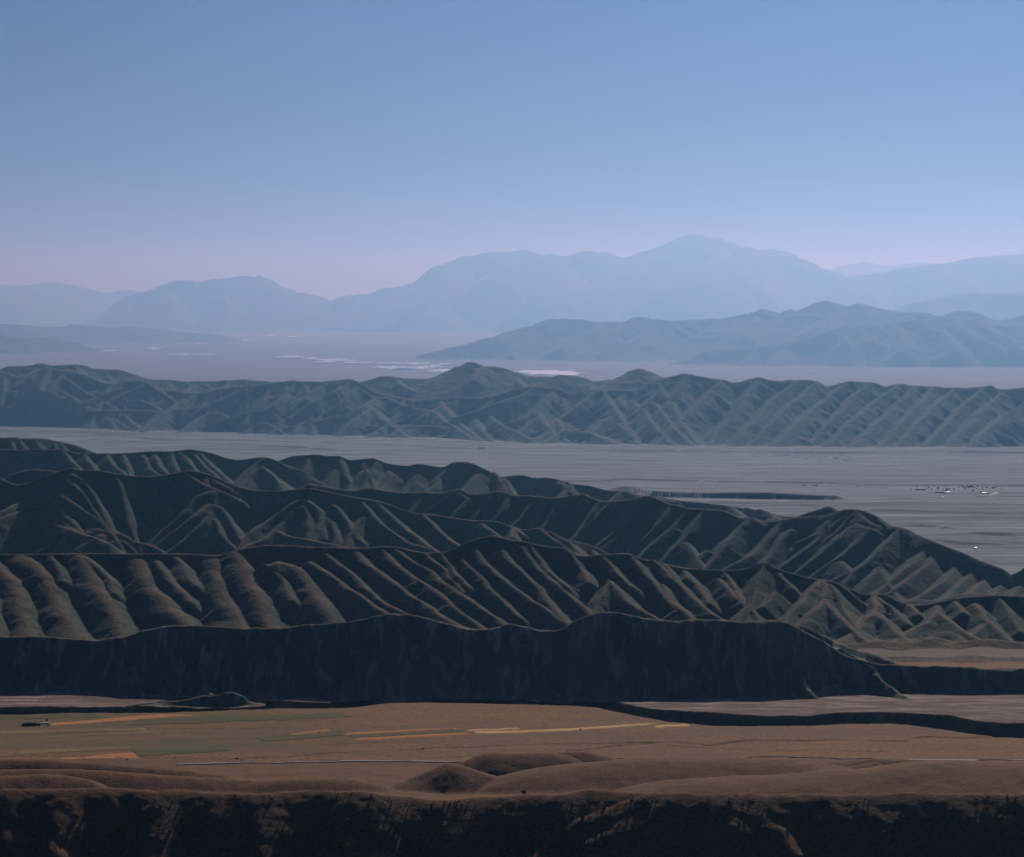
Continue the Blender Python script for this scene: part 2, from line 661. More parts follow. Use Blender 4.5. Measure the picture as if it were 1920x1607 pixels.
# ------------------------------------------------------------------ foreground hill
FR_CREST = FULL("38,1484 120,1483 210,1484 320,1486 420,1489 520,1487 600,1487 650,1485 700,1487 740,1494 790,1500 850,1501 900,1499 950,1497 1000,1495 1040,1494 1075,1489 1110,1486 1150,1488 1190,1490 1240,1491 1300,1491 1380,1490 1440,1493 1540,1493 1620,1492 1720,1491 1800,1491 1880,1490")[0]
fr_sheet = Sheet(FR_CREST, [(0, 2400)], [(0, 2200)])
rowsF = np.concatenate([np.arange(2120, 2260, 7.0), np.arange(2260, 2430, 1.9), np.arange(2430, 2700, 6.0), np.arange(2700, 3440, 4.6)])
fg = Field(rowsF, step=3.0, warp=(5.0, 70.0), floor=-40, seed=3)
uu = np.repeat(fg.u[None, :], len(fg.D), 0)
c3 = np.array(fr_sheet.crest3())
zc = np.interp(uu, c3[:, 0] / c3[:, 1], c3[:, 2])
Dc = 2400.0 + 10 * noise2(uu * 60, uu * 0, 7)
back = fg.Y - Dc
prof = np.where(back > 0, zc * (1 - np.clip(back / 1040.0, 0, 1)) - 26.0 * np.sin(np.clip(back / 1000.0, 0, 1) * math.pi) , 0)
k = 9.0
front = zc - 0.58 * (np.sqrt(back * back + k * k) - k)
fg.Z = np.where(back > 0, prof - 0.0, front)
fg.Z += 3.0 * fbm(fg.X / 190.0, fg.Y / 190.0, 3, 12) * smooth01((fg.Y - 2420) / 120)
fg.R[:] = 100
fg.Z = np.maximum(fg.Z, -8 - 0.02 * np.abs(fg.Y - 2400))


def hump(lines, D, slope, r):
    for ln in lines:
        fg.ridge([at_depth(x, y, D) for x, y in ln], slope, r, 4)


_zsave = fg.Z.copy()
hump(FULL("745,1474 790,1455 830,1437 850,1432 885,1440 930,1455"), 3060, 0.55, 16)
hump(FULL("870,1428 900,1416 930,1412 980,1412 1030,1413 1060,1418"), 3200, 0.52, 22)
hump(FULL("990,1418 1040,1413 1090,1411 1130,1418 1165,1424"), 3270, 0.55, 14)
hump(FULL("985,1450 1040,1440 1120,1432 1200,1426 1300,1425 1420,1425 1500,1428 1560,1437"), 3030, 0.30, 50)
hump(FULL("1480,1430 1560,1430 1610,1428 1650,1424 1700,1426 1745,1427 1790,1431 1830,1436"), 3170, 0.52, 16)
hump(FULL("1540,1446 1600,1438 1640,1428"), 3110, 0.5, 14)
hump(FULL("1290,1468 1400,1462 1480,1458 1560,1452 1640,1446 1720,1437 1790,1432 1880,1434 2150,1436"), 2880, 0.27, 60)
hump(FULL("-180,1424 38,1424 100,1426 180,1431 260,1437 330,1443 420,1452"), 3170, 0.52, 14)
hump(FULL("-180,1446 38,1444 130,1442 200,1446 290,1453 380,1458 470,1464"), 3010, 0.50, 18)
hump(FULL("-180,1458 38,1455 110,1453 160,1460"), 2930, 0.46, 14)
hump(FULL("480,1466 560,1461 640,1460 700,1468"), 3000, 0.46, 18)
kk = 7.0
fg.Z = np.maximum(fg.Z, kk * np.logaddexp(fg.Z / kk, _zsave / kk) - 3.0)
# spurs on the steep near face
for ln in FULL("1200,1492 1165,1503 1130,1517 1085,1538 1040,1570 1000,1610;1250,1494 1215,1508 1180,1524 1140,1545 1100,1580;210,1487 228,1505 232,1536 240,1600;"
               "40,1490 55,1512 75,1540 110,1600;620,1490 640,1530 650,1590;1405,1495 1450,1540 1490,1600;1745,1493 1790,1535 1830,1590"):
    pts = []
    for (x, y) in ln:
        f = (y - fr_sheet.yc(x)) / 118.0
        pts.append(at_depth(x, y, 2397 - 84 * max(f, 0)))
    fg.ridge(pts, 0.60, 8.0, 4)
fg.rough(0.5, 15.0, 3, 61)
fg.rough(0.9, 55.0, 3, 62)


def foreground_material():
    m, nt, b = new_mat("dry_grass_hill")
    n = NB(nt)
    nz = n.normal_z()
    pn = n.noise(30.0, 4.0, 0.55)
    fine = n.noise(1.4, 5.0, 0.7)
    c = n.mix(n.rampf(pn, 0.32, 0.68), (0.225, 0.115, 0.045), (0.18, 0.104, 0.046))
    c = n.mix(n.math('MULTIPLY', n.rampf(fine, 0.30, 0.60, 1.0, 0.0), 0.5), c, (0.060, 0.048, 0.032))
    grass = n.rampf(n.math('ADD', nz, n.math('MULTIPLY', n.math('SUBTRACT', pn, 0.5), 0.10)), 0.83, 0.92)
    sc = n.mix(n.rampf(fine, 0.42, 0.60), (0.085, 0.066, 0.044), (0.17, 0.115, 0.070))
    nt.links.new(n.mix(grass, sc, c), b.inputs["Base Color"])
    n.bump(b, fine, 0.6)
    return m


fg.build("foreground_hill", foreground_material(), cut=-3.0, kind="structure")

# ------------------------------------------------------------------ first ridge: dark scarp above the river
R1_CREST = FULL("38,1188 100,1190 160,1195 200,1193 235,1187 270,1177 310,1170 370,1167 430,1172 500,1174 560,1169 600,1165 650,1162 690,1152 735,1146 790,1152 830,1162 870,1171 910,1176 940,1168 960,1165 985,1170 1015,1177 1050,1176 1075,1164 1105,1149 1135,1143 1165,1146 1200,1152 1260,1160 1320,1157 1400,1160 1450,1158 1475,1162 1500,1173 1535,1195 1570,1215 1600,1227 1640,1239 1690,1243 1760,1244 1820,1247 1880,1251")[0]
s1 = Sheet(R1_CREST, [(-300, 4180), (600, 4170), (1135, 4165), (1480, 4165), (1640, 4120), (1880, 4110)], [(0, 3990)])
rows1 = np.concatenate([np.arange(3830, 3985, 4.0), np.arange(3985, 4200, 1.9), np.arange(4200, 4420, 8.0)])
f1 = Field(rows1, step=2.1, warp=(5.0, 55.0), floor=-40, seed=2)
f1.ridge(s1.crest3(), 0.50, 5.0, 5, slope_near=0.80, concave=0.0008)
for ln in FULL("735,1146 742,1190 740,1240 730,1290 720,1320;640,1166 648,1200 655,1250 650,1310;1135,1143 1150,1170 1160,1200 1185,1240 1210,1290;960,1165 985,1195 1005,1235 1030,1290 1060,1320;"
               "1300,1158 1320,1200 1350,1260;1450,1160 1470,1200 1500,1260 1520,1300;370,1168 385,1210 380,1260 400,1300;520,1174 525,1230 530,1290;230,1188 240,1230 250,1290;1380,1160 1400,1210 1430,1280;"
               "1612,1232 1640,1252 1660,1275 1680,1292 1697,1306;1200,1153 1225,1200 1260,1270"):
    q = [s1.point(x, y) for x, y in ln]
    q = [(a, b_ + (7 if i else 0), c) for i, (a, b_, c) in enumerate(q)]
    f1.ridge(q, 0.85, 3.0, 4)
for ln in FULL("262,1330 290,1322 318,1311 350,1308 378,1299 405,1297 428,1292 450,1298 464,1309 482,1319"):      # low mound in front of the scarp
    f1.ridge([at_depth(x, y, 3965) for x, y in ln], 0.95, 3, 4)
# ribs behind the right shoulder
for ln in PE("500,872 600,880 690,920 800,980 900,1020 1050,1075 1180,1108;540,885 620,960 720,1010;600,880 700,960 760,1010;870,1000 980,1040 1100,1085"):
    f1.ridge([at_depth(x, y, 4225) for x, y in ln], 0.5, 3, 4)
f1.flutes(16.0, 30.0, 40.0, 71, skew=0.12)
f1.flutes(5.0, 11.0, 20.0, 74, skew=0.12)
f1.rough(1.8, 30.0, 5, 72)
f1.foot(5.0, 4.0, -2.0)
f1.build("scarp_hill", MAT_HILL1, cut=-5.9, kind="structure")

# ------------------------------------------------------------------ second ridge
R2_CREST = FULL("38,1035 100,1034 160,1033 215,1034 280,1034 350,1034 393,1037 420,1034 443,1028 477,1021 520,1018 567,1020 600,1022")[0] + \
    P5("130,487 250,487 400,485 520,510 630,512 700,495 800,450 900,425 950,430 1060,455 1200,480 1300,490 1380,530 1480,525 1620,518 1700,545")[0] + \
    P6("0,565 130,595 230,600 330,607 440,600 540,565 620,600 760,640 830,655 900,665 1000,705 1060,730 1120,733 1200,740 1300,785 1400,788 1480,770 1600,750 1800,740")[0][1:]
s2 = Sheet(R2_CREST, [(0, 4995), (1200, 4995), (1600, 4920), (1880, 4840)], [(0, 4580), (1300, 4580), (1880, 4550)])
rows2 = np.concatenate([np.arange(4380, 4620, 5.0), np.arange(4620, 5030, 2.4), np.arange(5030, 5300, 10.0)])
f2 = Field(rows2, step=2.1, warp=(6.0, 75.0), floor=-25, seed=4, octs=3)
f2.ridge(s2.crest3(), 0.55, 6.0, 4, slope_near=0.80)
for ln in P4("130,710 210,780 270,850 330,970 400,1150; 470,710 490,790 550,880 610,980 680,1130;780,730 830,860 920,950 1040,1080;"
             "1200,730 1230,850 1270,960 1340,1090;1340,690 1390,830 1450,930 1500,1050;1560,745 1640,770 1740,870 1850,1060;-60,700 20,800 90,900 140,1100;-200,700 -140,800 -80,900 -30,1100"):
    q = s2.spur(ln)
    f2.ridge(q, 0.60, 20.0, 4)
    if random.random() < 0.7:
        side_spurs(f2, q, random.uniform(45, 95), random.uniform(30, 60), random.uniform(17, 30), 0.72, 3.0, skew=random.uniform(-0.4, 0.4), near=True, far=True, jitter=0.45)
for ln in P4("490,720 560,790 610,850 640,920;290,715 330,790 345,850;880,740 960,850 1060,970;1500,760 1590,860 1640,960;1000,720 1040,800 1090,880"):
    f2.ridge(s2.spur(ln, False), 0.62, 8.0, 4)
for ln in P5("20,520 180,630 300,750 440,830 540,870;-60,560 100,660 220,750 350,835 420,880;200,510 280,590 400,680 560,790 700,880 800,920;330,500 420,600 560,680 700,790 860,905;"
             "400,500 560,600 680,690 800,760 980,890;830,500 940,630 1050,720 1180,800 1320,890;960,500 1060,600 1160,720 1290,860;1060,480 1160,590 1270,700 1440,840;"
             "1530,660 1620,760 1760,850 1860,880;1640,530 1740,640 1840,750 1920,820"):
    q = s2.spur(ln)
    f2.ridge(q, 0.66, 7.0, 4)
    if random.random() < 0.7:
        side_spurs(f2, q, random.uniform(45, 95), random.uniform(30, 60), random.uniform(17, 30), 0.72, 3.0, skew=random.uniform(-0.4, 0.4), near=True, far=True, jitter=0.45)
for ln in P5("560,520 660,610 760,720;760,550 850,640 920,720;1110,480 1200,590 1300,690;1320,500 1380,590 1420,670;1500,540 1570,610 1640,690;1530,660 1490,740 1450,830;1760,550 1860,640 1920,690;"
             "640,520 720,620 800,700;900,700 980,790 1060,860"):
    f2.ridge(s2.spur(ln, False), 0.7, 4.5, 4)
for ln in P6("10,570 110,680 210,790 330,865;0,680 80,790 160,850;830,660 760,760 650,880;850,660 860,760 740,885;860,770 950,860 1060,960;880,680 960,790 1030,900;1130,740 1120,830 1060,890;"
             "1130,830 1200,880 1260,950;1460,790 1440,850 1300,940;1470,830 1560,900 1640,950;1660,780 1740,880 1800,940;480,790 410,870;480,790 530,880;540,570 500,690 480,790"):
    q = s2.spur(ln)
    f2.ridge(q, 0.68, 5.0, 4)
    if random.random() < 0.7:
        side_spurs(f2, q, random.uniform(45, 95), random.uniform(30, 60), random.uniform(17, 30), 0.72, 3.0, skew=random.uniform(-0.4, 0.4), near=True, far=True, jitter=0.45)
for ln in P6("290,650 400,760;130,610 200,700 260,780;330,620 380,700 420,780;620,620 690,700;940,680 1060,780;1150,750 1230,820 1300,890;1710,890 1640,960;600,720 540,800;1320,790 1360,840;1560,770 1600,830;"
             "1800,760 1860,860 1900,930;2000,760 2060,860 2100,930"):
    f2.ridge(s2.spur(ln, False), 0.7, 4.0, 4)
# low foothills in front on the right
for ln in PE("870,990 930,1000 1000,985 1060,1000 1150,1020 1250,1015 1330,970 1400,965 1480,1000 1560,1040 1640,1060;1400,965 1480,930 1560,935 1650,985;1160,1015 1240,1050 1340,1075;1330,980 1290,1030;1500,1000 1600,990 1700,995 1860,980 2000,985"):
    f2.ridge([at_depth(x, y, 4660) for x, y in ln], 0.42, 6.0, 4)
for ln in PE("1180,1105 1300,1098 1450,1088 1600,1094 1750,1078 1860,1084 1980,1080;1480,1050 1600,1058 1700,1050 1860,1056 1980,1050;1230,1060 1330,1070 1450,1075"):
    f2.ridge([at_depth(x, y, 4480 if y > 1222 else 4560) for x, y in ln], 0.20, 14.0, 4)
for D2, txt in ((4575, "1540,1200 1600,1204 1650,1197 1700,1201 1750,1191 1800,1199 1850,1194 1920,1200 2050,1196;1650,1198 1690,1208 1730,1216;1755,1192 1720,1205;1800,1199 1850,1212"),
                (4505, "1590,1217 1640,1212 1690,1219 1740,1212 1790,1217 1840,1209 1900,1215 2050,1212;1690,1219 1730,1230;1840,1210 1870,1226"),
                (4440, "1640,1232 1700,1227 1760,1232 1820,1225 1880,1231 2000,1228")):
    for ln in FULL(txt):
        f2.ridge([at_depth(x, y, D2 - 12 * i) for i, (x, y) in enumerate(ln)] if len(ln) < 4 else [at_depth(x, y, D2) for x, y in ln], 0.36, 6.0, 4)
f2.flutes(2.6, 22.0, 40.0, 81, start=8.0)
f2.rough(0.6, 60.0, 3, 82)
f2.foot(6.0, 4.0)
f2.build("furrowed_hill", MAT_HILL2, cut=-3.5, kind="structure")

# ------------------------------------------------------------------ third ridge (left)
R3_CREST = P4("113,318 200,290 330,240 400,222 450,232 560,235 680,258 800,268 900,265 990,245 1060,238 1130,245 1200,270 1290,310 1400,340 1500,350 1560,350 1640,342 1730,335 1800,345")[0] + \
    P5("100,205 210,225 300,240 380,265 470,300 560,310 640,320 720,335 820,345 900,345 960,355 1030,380 1090,392 1160,385 1220,405 1300,440 1400,480 1530,530 1640,570")[0]
s3 = Sheet(R3_CREST, [(0, 6060), (1200, 5880)], [(0, 5540)])
rows3 = np.concatenate([np.arange(5360, 5520, 6.0), np.arange(5520, 6100, 3.0), np.arange(6100, 6480, 10.0)])
f3 = Field(rows3, px1=1420, step=2.0, warp=(6.0, 80.0), floor=-20, seed=6, octs=3)
f3.ridge(s3.crest3(), 0.55, 6.0, 4, slope_near=0.85)
for ln in PA("490,190 420,250 300,300 150,350 0,420;440,285 320,340 250,385 150,415 0,470;150,455 230,455 330,480 440,520;490,150 560,230 640,310 720,420;520,120 640,210 720,310 780,420 830,540;"
             "450,290 560,360 640,420 760,500 890,585;380,330 470,430 540,500 610,560;300,375 380,430 470,490 540,540 630,570;870,175 920,280 950,420 1000,600 1020,640;"
             "1580,262 1480,310 1400,400 1280,500 1120,660;1560,365 1460,440 1350,530 1170,670;1560,430 1520,500 1420,600 1260,730;1600,365 1660,400 1720,490 1780,580;1600,480 1650,580 1720,660;"
             "280,720 400,660 500,590 620,570 740,550 830,580 900,590 1000,640 1120,670 1250,735;400,720 480,650 580,600 700,575;560,730 680,640 780,590;640,720 760,660 900,640 960,660 1020,725;1420,140 1500,200 1580,235;1540,150 1640,210 1700,240"):
    q = s3.spur(ln)
    f3.ridge(q, 0.66, 6.0, 4)
    if random.random() < 0.7:
        side_spurs(f3, q, random.uniform(45, 95), random.uniform(30, 60), random.uniform(17, 30), 0.72, 3.0, skew=random.uniform(-0.4, 0.4), near=True, far=True, jitter=0.45)
for ln in PB("480,330 380,400 250,490 120,590 30,690;430,420 350,520 220,620 60,690;560,340 610,400 620,450;680,470 620,540 580,620;740,370 820,460 850,500;960,460 900,560 840,680;960,350 1010,420 1080,500 1180,570 1280,640 1400,680 1500,720;"
             "1080,360 1180,460 1270,540 1360,600 1500,720;1430,450 1500,540 1600,620 1680,680;520,380 560,520 540,660;720,500 760,600 740,680;300,560 400,600 500,620"):
    q = s3.spur(ln)
    f3.ridge(q, 0.66, 7.0, 4)
    if random.random() < 0.7:
        side_spurs(f3, q, random.uniform(45, 95), random.uniform(30, 60), random.uniform(17, 30), 0.72, 3.0, skew=random.uniform(-0.4, 0.4), near=True, far=True, jitter=0.45)
for ln in PC("100,390 160,440 200,480;340,420 310,490;350,420 420,480;550,440 640,520 860,640;620,450 740,520 860,630;760,510 880,560 960,630;850,540 960,580 1060,640"):
    f3.ridge(s3.spur(ln, False), 0.6, 5.0, 4)
f3.flutes(3.0, 22.0, 36.0, 91)
f3.rough(0.8, 75.0, 2, 92)
f3.foot(6.0, 4.0)
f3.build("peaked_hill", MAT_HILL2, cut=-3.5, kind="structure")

# ------------------------------------------------------------------ fourth ridge: ribbed ridge to the right
R4_CREST = P5("-60,150 0,160 80,175 180,185 260,172 330,185 450,195 560,195 650,200 730,180 800,205 880,200 950,190 1020,210 1130,215 1250,225 1350,210 1390,205 1440,225 1500,243 1600,240 1680,225 1740,215 1800,235 1870,260")[0] + \
    P6("20,250 70,260 150,280 240,285 330,295 420,330 480,330 560,350 650,340 720,330 820,325 900,310 960,290 1020,285 1080,300 1130,320 1180,365 1270,385 1320,410 1400,470 1500,510 1570,560 1660,590 1720,625 1800,640")[0]
s4 = Sheet(R4_CREST, [(600, 6620), (1000, 6260), (1300, 5970), (1600, 5760), (1750, 5570), (1880, 5430), (2100, 5400)], [(600, 6190), (1000, 5900), (1300, 5600), (1560, 5350), (1750, 5180), (1880, 5100), (2100, 5100)])
rows4 = np.concatenate([np.arange(5060, 5140, 8.0), np.arange(5140, 6420, 4.2), np.arange(6420, 6900, 9.0)])
f4 = Field(rows4, px0=480, step=2.0, warp=(5.0, 95.0), floor=-20, seed=8, octs=3)
f4.ridge(s4.crest3(), 0.55, 6.0, 4, slope_near=0.75)
for ln in P5("690,230 655,270 600,320;780,225 740,280 690,340;910,215 870,270 820,340;1000,225 960,300 900,360;1110,260 1070,320 1020,385;1270,260 1230,320 1180,390;1400,230 1330,290 1220,395;1480,250 1440,310 1380,390;"
             "1540,250 1440,350 1320,440;1620,340 1560,400 1480,470;1740,225 1660,350 1570,430 1460,510;1860,265 1780,370 1630,520;1930,290 1830,420 1700,535;560,200 500,280;730,185 770,225"):
    q = s4.spur(ln)
    f4.ridge(q, 0.60, 6.0, 4)
    if random.random() < 0.7:
        side_spurs(f4, q, random.uniform(45, 95), random.uniform(30, 60), random.uniform(17, 30), 0.72, 3.0, skew=random.uniform(-0.4, 0.4), near=True, far=True, jitter=0.45)
for ln in P6("130,285 60,370 -20,450;215,295 130,430 10,555;130,460 170,520 225,600;470,335 370,430 300,530 240,590;650,345 560,460 470,530 340,600;690,390 630,470 550,560;890,350 830,440 740,510;"
             "1030,365 900,480 740,600;1110,385 990,500 810,630;1250,395 1160,500 1050,590 900,660;1010,620 960,680;1150,590 1100,650 1060,725;1150,600 1215,700;1410,490 1330,570 1230,650;1460,500 1380,600 1250,695 1180,740;"
             "1560,580 1480,680 1320,770;1650,610 1570,690 1490,760;1730,640 1640,725 1560,780;1800,690 1740,745 1680,790;1900,690 1830,770;2000,700 1930,790"):
    q = s4.spur(ln)
    f4.ridge(q, 0.60, 5.5, 4)
    if random.random() < 0.7:
        side_spurs(f4, q, random.uniform(45, 95), random.uniform(30, 60), random.uniform(17, 30), 0.72, 3.0, skew=random.uniform(-0.4, 0.4), near=True, far=True, jitter=0.45)
for ln in P6("1060,295 1150,340 1210,390;1030,290 1100,350 1180,385;490,335 560,370;1030,365 1110,385;1270,390 1340,440 1400,475;1330,415 1430,450 1560,500 1700,560 1800,600;240,500 180,560;950,560 1000,610"):
    f4.ridge(s4.spur(ln, False), 0.55, 5.0, 4)
f4.ridge([at_depth(x, y, 6320) for x, y in PE("560,225 640,195 720,170 770,153 810,165 850,190")[0]], 0.6, 5, 4)
for ln in PE("1380,760 1450,740 1560,705 1700,690 1780,700 1860,735 1960,740;1240,745 1330,730 1400,735 1480,740"):
    f4.ridge([at_depth(x, y, 5190) for x, y in ln], 0.40, 8.0, 4)
f4.flutes(2.6, 26.0, 40.0, 101)
f4.rough(0.8, 80.0, 2, 102)
f4.foot(6.0, 4.0)
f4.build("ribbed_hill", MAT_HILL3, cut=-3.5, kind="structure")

# ------------------------------------------------------------------ fifth ridge, behind
R5_CREST = PB("330,42 420,15 500,5 620,0 700,10 780,10 860,38 960,30 1040,25 1120,55 1200,75 1300,80 1380,68 1480,82 1570,88 1640,55 1700,52 1780,62 1880,110 1920,130")[0] + \
    P5("930,112 1000,112 1070,108 1120,120 1180,120 1250,130 1330,150 1430,165 1530,190 1620,190 1690,215 1800,225 1900,240 2100,262 2300,290 2400,310")[0]
s5 = Sheet(R5_CREST, [(520, 7800), (880, 7700), (1150, 7450), (1480, 7250)], [(520, 7350), (880, 7300), (1150, 7150), (1480, 7000)])
rows5 = np.concatenate([np.arange(6800, 7100, 14.0), np.arange(7100, 8060, 5.0), np.arange(8060, 8350, 14.0)])
f5 = Field(rows5, px0=430, px1=1540, step=2.1, warp=(7.0, 80.0), floor=-20, seed=10)
f5.ridge(s5.crest3(), 0.6, 5.0, 4, slope_near=0.75)
for ln in PB("960,120 900,200 860,270;1160,120 1090,200 1060,270;1190,150 1110,250;1380,150 1330,230 1270,290;1580,110 1510,210 1450,290;1840,140 1760,220 1680,290;560,20 520,120;760,110 720,200;960,60 1000,130;780,30 820,120;1060,40 1020,140"):
    f5.ridge(s5.spur(ln), 0.62, 5.0, 4)
for ln in PC("180,10 240,90 330,180;60,20 20,90;240,40 300,110 350,185;660,80 720,130 690,190;740,80 790,150 830,170;700,90 780,160;1150,150 1080,210;1180,150 1270,190 1340,200"):
    f5.ridge(s5.spur(ln), 0.62, 5.0, 4)
for ln in PE("160,150 210,190 250,230;260,160 400,195 460,230;350,170 460,210 560,215"):
    f5.ridge(s5.spur(ln, False), 0.5, 5.0, 4)
f5.flutes(2.4, 20.0, 34.0, 111)
f5.rough(0.9, 48.0, 3, 112)
f5.foot(6.0, 4.0)
f5.build("low_back_hill", MAT_HILL3, cut=-3.5, kind="structure")

# left-hand back ridges
R5L_CREST = P4("113,122 220,118 330,118 400,130 450,140 600,142 700,140 850,130 950,130 1060,120 1110,122 1180,140 1260,165 1330,178 1400,172 1470,162 1520,172 1580,200 1700,240 1790,290 1850,325 1950,360")[0]
s5l = Sheet(R5L_CREST, [(0, 7500), (600, 7350)], [(0, 6800)])
rows5l = np.concatenate([np.arange(6560, 6800, 12.0), np.arange(6800, 7560, 4.4), np.arange(7560, 8000, 9.0), np.arange(8000, 8500, 14.0)])
f5l = Field(rows5l, px1=760, step=2.1, warp=(7.0, 80.0), floor=-20, seed=12)
f5l.ridge(s5l.crest3(), 0.58, 5.0, 4, slope_near=0.75)
for ln in P4("350,125 400,180 450,240;800,150 840,220 900,270;860,150 920,230 960,270;1010,135 1060,190 1110,250;1080,130 1150,210 1240,300;1130,140 1200,220 1280,290;1470,170 1420,220 1350,290;1480,215 1420,255 1370,310;1480,215 1540,270 1590,340;"
             "1540,180 1650,230 1790,300;700,150 720,220;600,150 640,210 690,250;480,150 520,210;960,140 980,200"):
    f5l.ridge(s5l.spur(ln), 0.62, 5.0, 4)
for ln in P4("60,260 113,245 180,232 300,238 350,246;120,245 160,290;180,235 230,290;240,238 290,290"):
    f5l.ridge([at_depth(x, y, 6900) for x, y in ln], 0.6, 5.0, 4)
l0 = Sheet(P4("60,50 113,55 240,58 330,75 430,95 520,130 600,160 700,200")[0], [(0, 7860)], [(0, 7300)])
f5l.ridge(l0.crest3(), 0.58, 5.0, 4)
for ln in P4("120,60 170,160 220,230;200,62 240,130 280,200;290,68 310,110 340,160;330,80 360,110 420,160;140,120 180,220;60,60 90,140 120,220;-60,60 -20,140 20,220;-160,60 -140,140 -100,220"):
    f5l.ridge(l0.spur(ln), 0.62, 5.0, 4)
f5l.flutes(2.4, 20.0, 34.0, 121)
f5l.rough(0.9, 48.0, 3, 122)
f5l.foot(6.0, 4.0)
f5l.build("left_back_hill", MAT_HILL3, cut=-3.5, kind="structure")

# ------------------------------------------------------------------ middle plain
SCARPS = [  # (photograph line at the foot of a terrace step, height m, fade-back length m)
    (FULL("1120,921 1180,926 1240,931 1320,934 1420,936 1520,937 1575,937 1600,934")[0], 24.0, 900.0),
    (FULL("1000,903 1150,903 1300,905 1400,908 1500,909 1600,910 1700,911 1800,911 1880,912 2150,914")[0], 8.0, 500.0),
    (FULL("1100,846 1280,848 1400,849 1500,850 1600,850 1760,848 1880,850 2150,852")[0], 9.0, 700.0),
    (FULL("-200,805 38,808 160,811 300,819 420,826 640,831 800,838 900,843")[0], 6.0, 400.0),
    (FULL("150,812 260,822 400,832 520,838 640,845 760,852")[0], 7.0, 400.0),
    (FULL("60,803 240,808 380,815 560,819 720,823 900,829")[0], 4.0, 300.0),
    (FULL("1080,897 1200,899 1320,899 1400,900")[0], 4.0, 300.0),
    (FULL("1560,873 1700,876 1880,880 2150,884")[0], 4.0, 300.0),
    (FULL("1180,882 1300,884 1420,886 1560,887 1760,889")[0], 3.5, 300.0),
    (FULL("1250,941 1400,944 1500,947 1560,952")[0], 5.0, 250.0),
    (FULL("1600,957 1700,959 1800,962 1900,963")[0], 4.0, 200.0),
    (FULL("1680,985 1760,990 1800,994")[0], 9.0, 200.0),
    (FULL("1790,1000 1840,1003 1920,1006")[0], 8.0, 180.0),
    (FULL("1730,1008 1800,1020 1900,1022")[0], 7.0, 160.0),
]


def z_mid(x, y):
    u = x / y
    z = 2.2 * fbm(x / 700.0, y / 500.0, 3, 131) + 0.6 * fbm(x / 120.0, y / 120.0, 2, 132) - 0.5
    for i, (poly, h, back_len) in enumerate(SCARPS):
        ru, rD = line_D(poly)
        c = np.interp(u, ru, rD) + 14.0 * noise2(x / 130.0, y * 0 + i, 133) + 9.0 * np.abs(noise2(x / 38.0, y * 0 + i, 134))
        ends = smooth01((u - ru[0]) / 0.012) * smooth01((ru[-1] - u) / 0.008)
        d = y - c
        run = 0.26 if rD.mean() < 10000 else 0.8
        hh = h * ends * (0.75 + 0.45 * noise2(x / 400.0, y * 0 + i * 7, 135))
        z = z + hh * np.clip(d / (h * run), 0, 1) * np.clip(1 - (d - h * run) / back_len, 0, 1)
    return z


def plain_material():
    m, nt, b = new_mat("pale_steppe")
    n = NB(nt)
    big = n.noise(420.0, 5.0, 0.6, (0.35, 1.3, 1))
    mid = n.noise(70.0, 6.0, 0.72, (0.2, 1.2, 1), 0.3)
    fine = n.noise(18.0, 3.0, 0.6)
    c = n.mix(n.rampf(big, 0.34, 0.66), (0.14, 0.19, 0.205), (0.225, 0.28, 0.295))
    c = n.mix(n.math('MULTIPLY', n.rampf(mid, 0.42, 0.55, 1.0, 0.0), 0.85), c, (0.08, 0.105, 0.095))
    c = n.mix(n.math('MULTIPLY', n.rampf(mid, 0.545, 0.66), 0.55), c, (0.50, 0.49, 0.455))
    c = n.mix(n.math('MULTIPLY', n.rampf(fine, 0.3, 0.6, 1.0, 0.0), 0.25), c, (0.08, 0.075, 0.055))
    sc = n.rampf(n.normal_z(), 0.78, 0.97, 1.0, 0.0)  # steep scarp faces also coloured dark, like the shade on them
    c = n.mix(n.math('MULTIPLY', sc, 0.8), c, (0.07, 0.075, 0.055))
    nt.links.new(c, b.inputs["Base Color"])
    return m


MAT_PLAIN = plain_material()
rowsM = [4330.0, 4440, 4530, 4700, 4900, 5000, 5080, 5200]
d = 5300.0
while d < 13600:
    rowsM.append(d)
    d += 3.2 if 8030 < d < 8240 else (5.0 if 8590 < d < 8900 else 9.5 * (d / 7000.0) ** 1.4)
rowsM = np.unique(np.array(rowsM))
uM = px2u(np.arange(-230, 2160, 6.8))
XM = rowsM[:, None] * uM[None, :]
YM = np.repeat(rowsM[:, None], len(uM), 1)
ZM = z_mid(XM, YM) * smooth01((YM - 5200) / 600.0) - 2.0 * (1 - smooth01((YM - 5200) / 600.0))
i_cut = int(np.searchsorted(rowsM, 5450.0))
grid_object("middle_plain", XM[i_cut:], YM[i_cut:], ZM[i_cut:], MAT_PLAIN, kind="structure")
grid_object("back_valley_floor", XM[:i_cut + 1], YM[:i_cut + 1], ZM[:i_cut + 1], bpy.data.materials["dry_steppe"], kind="structure")

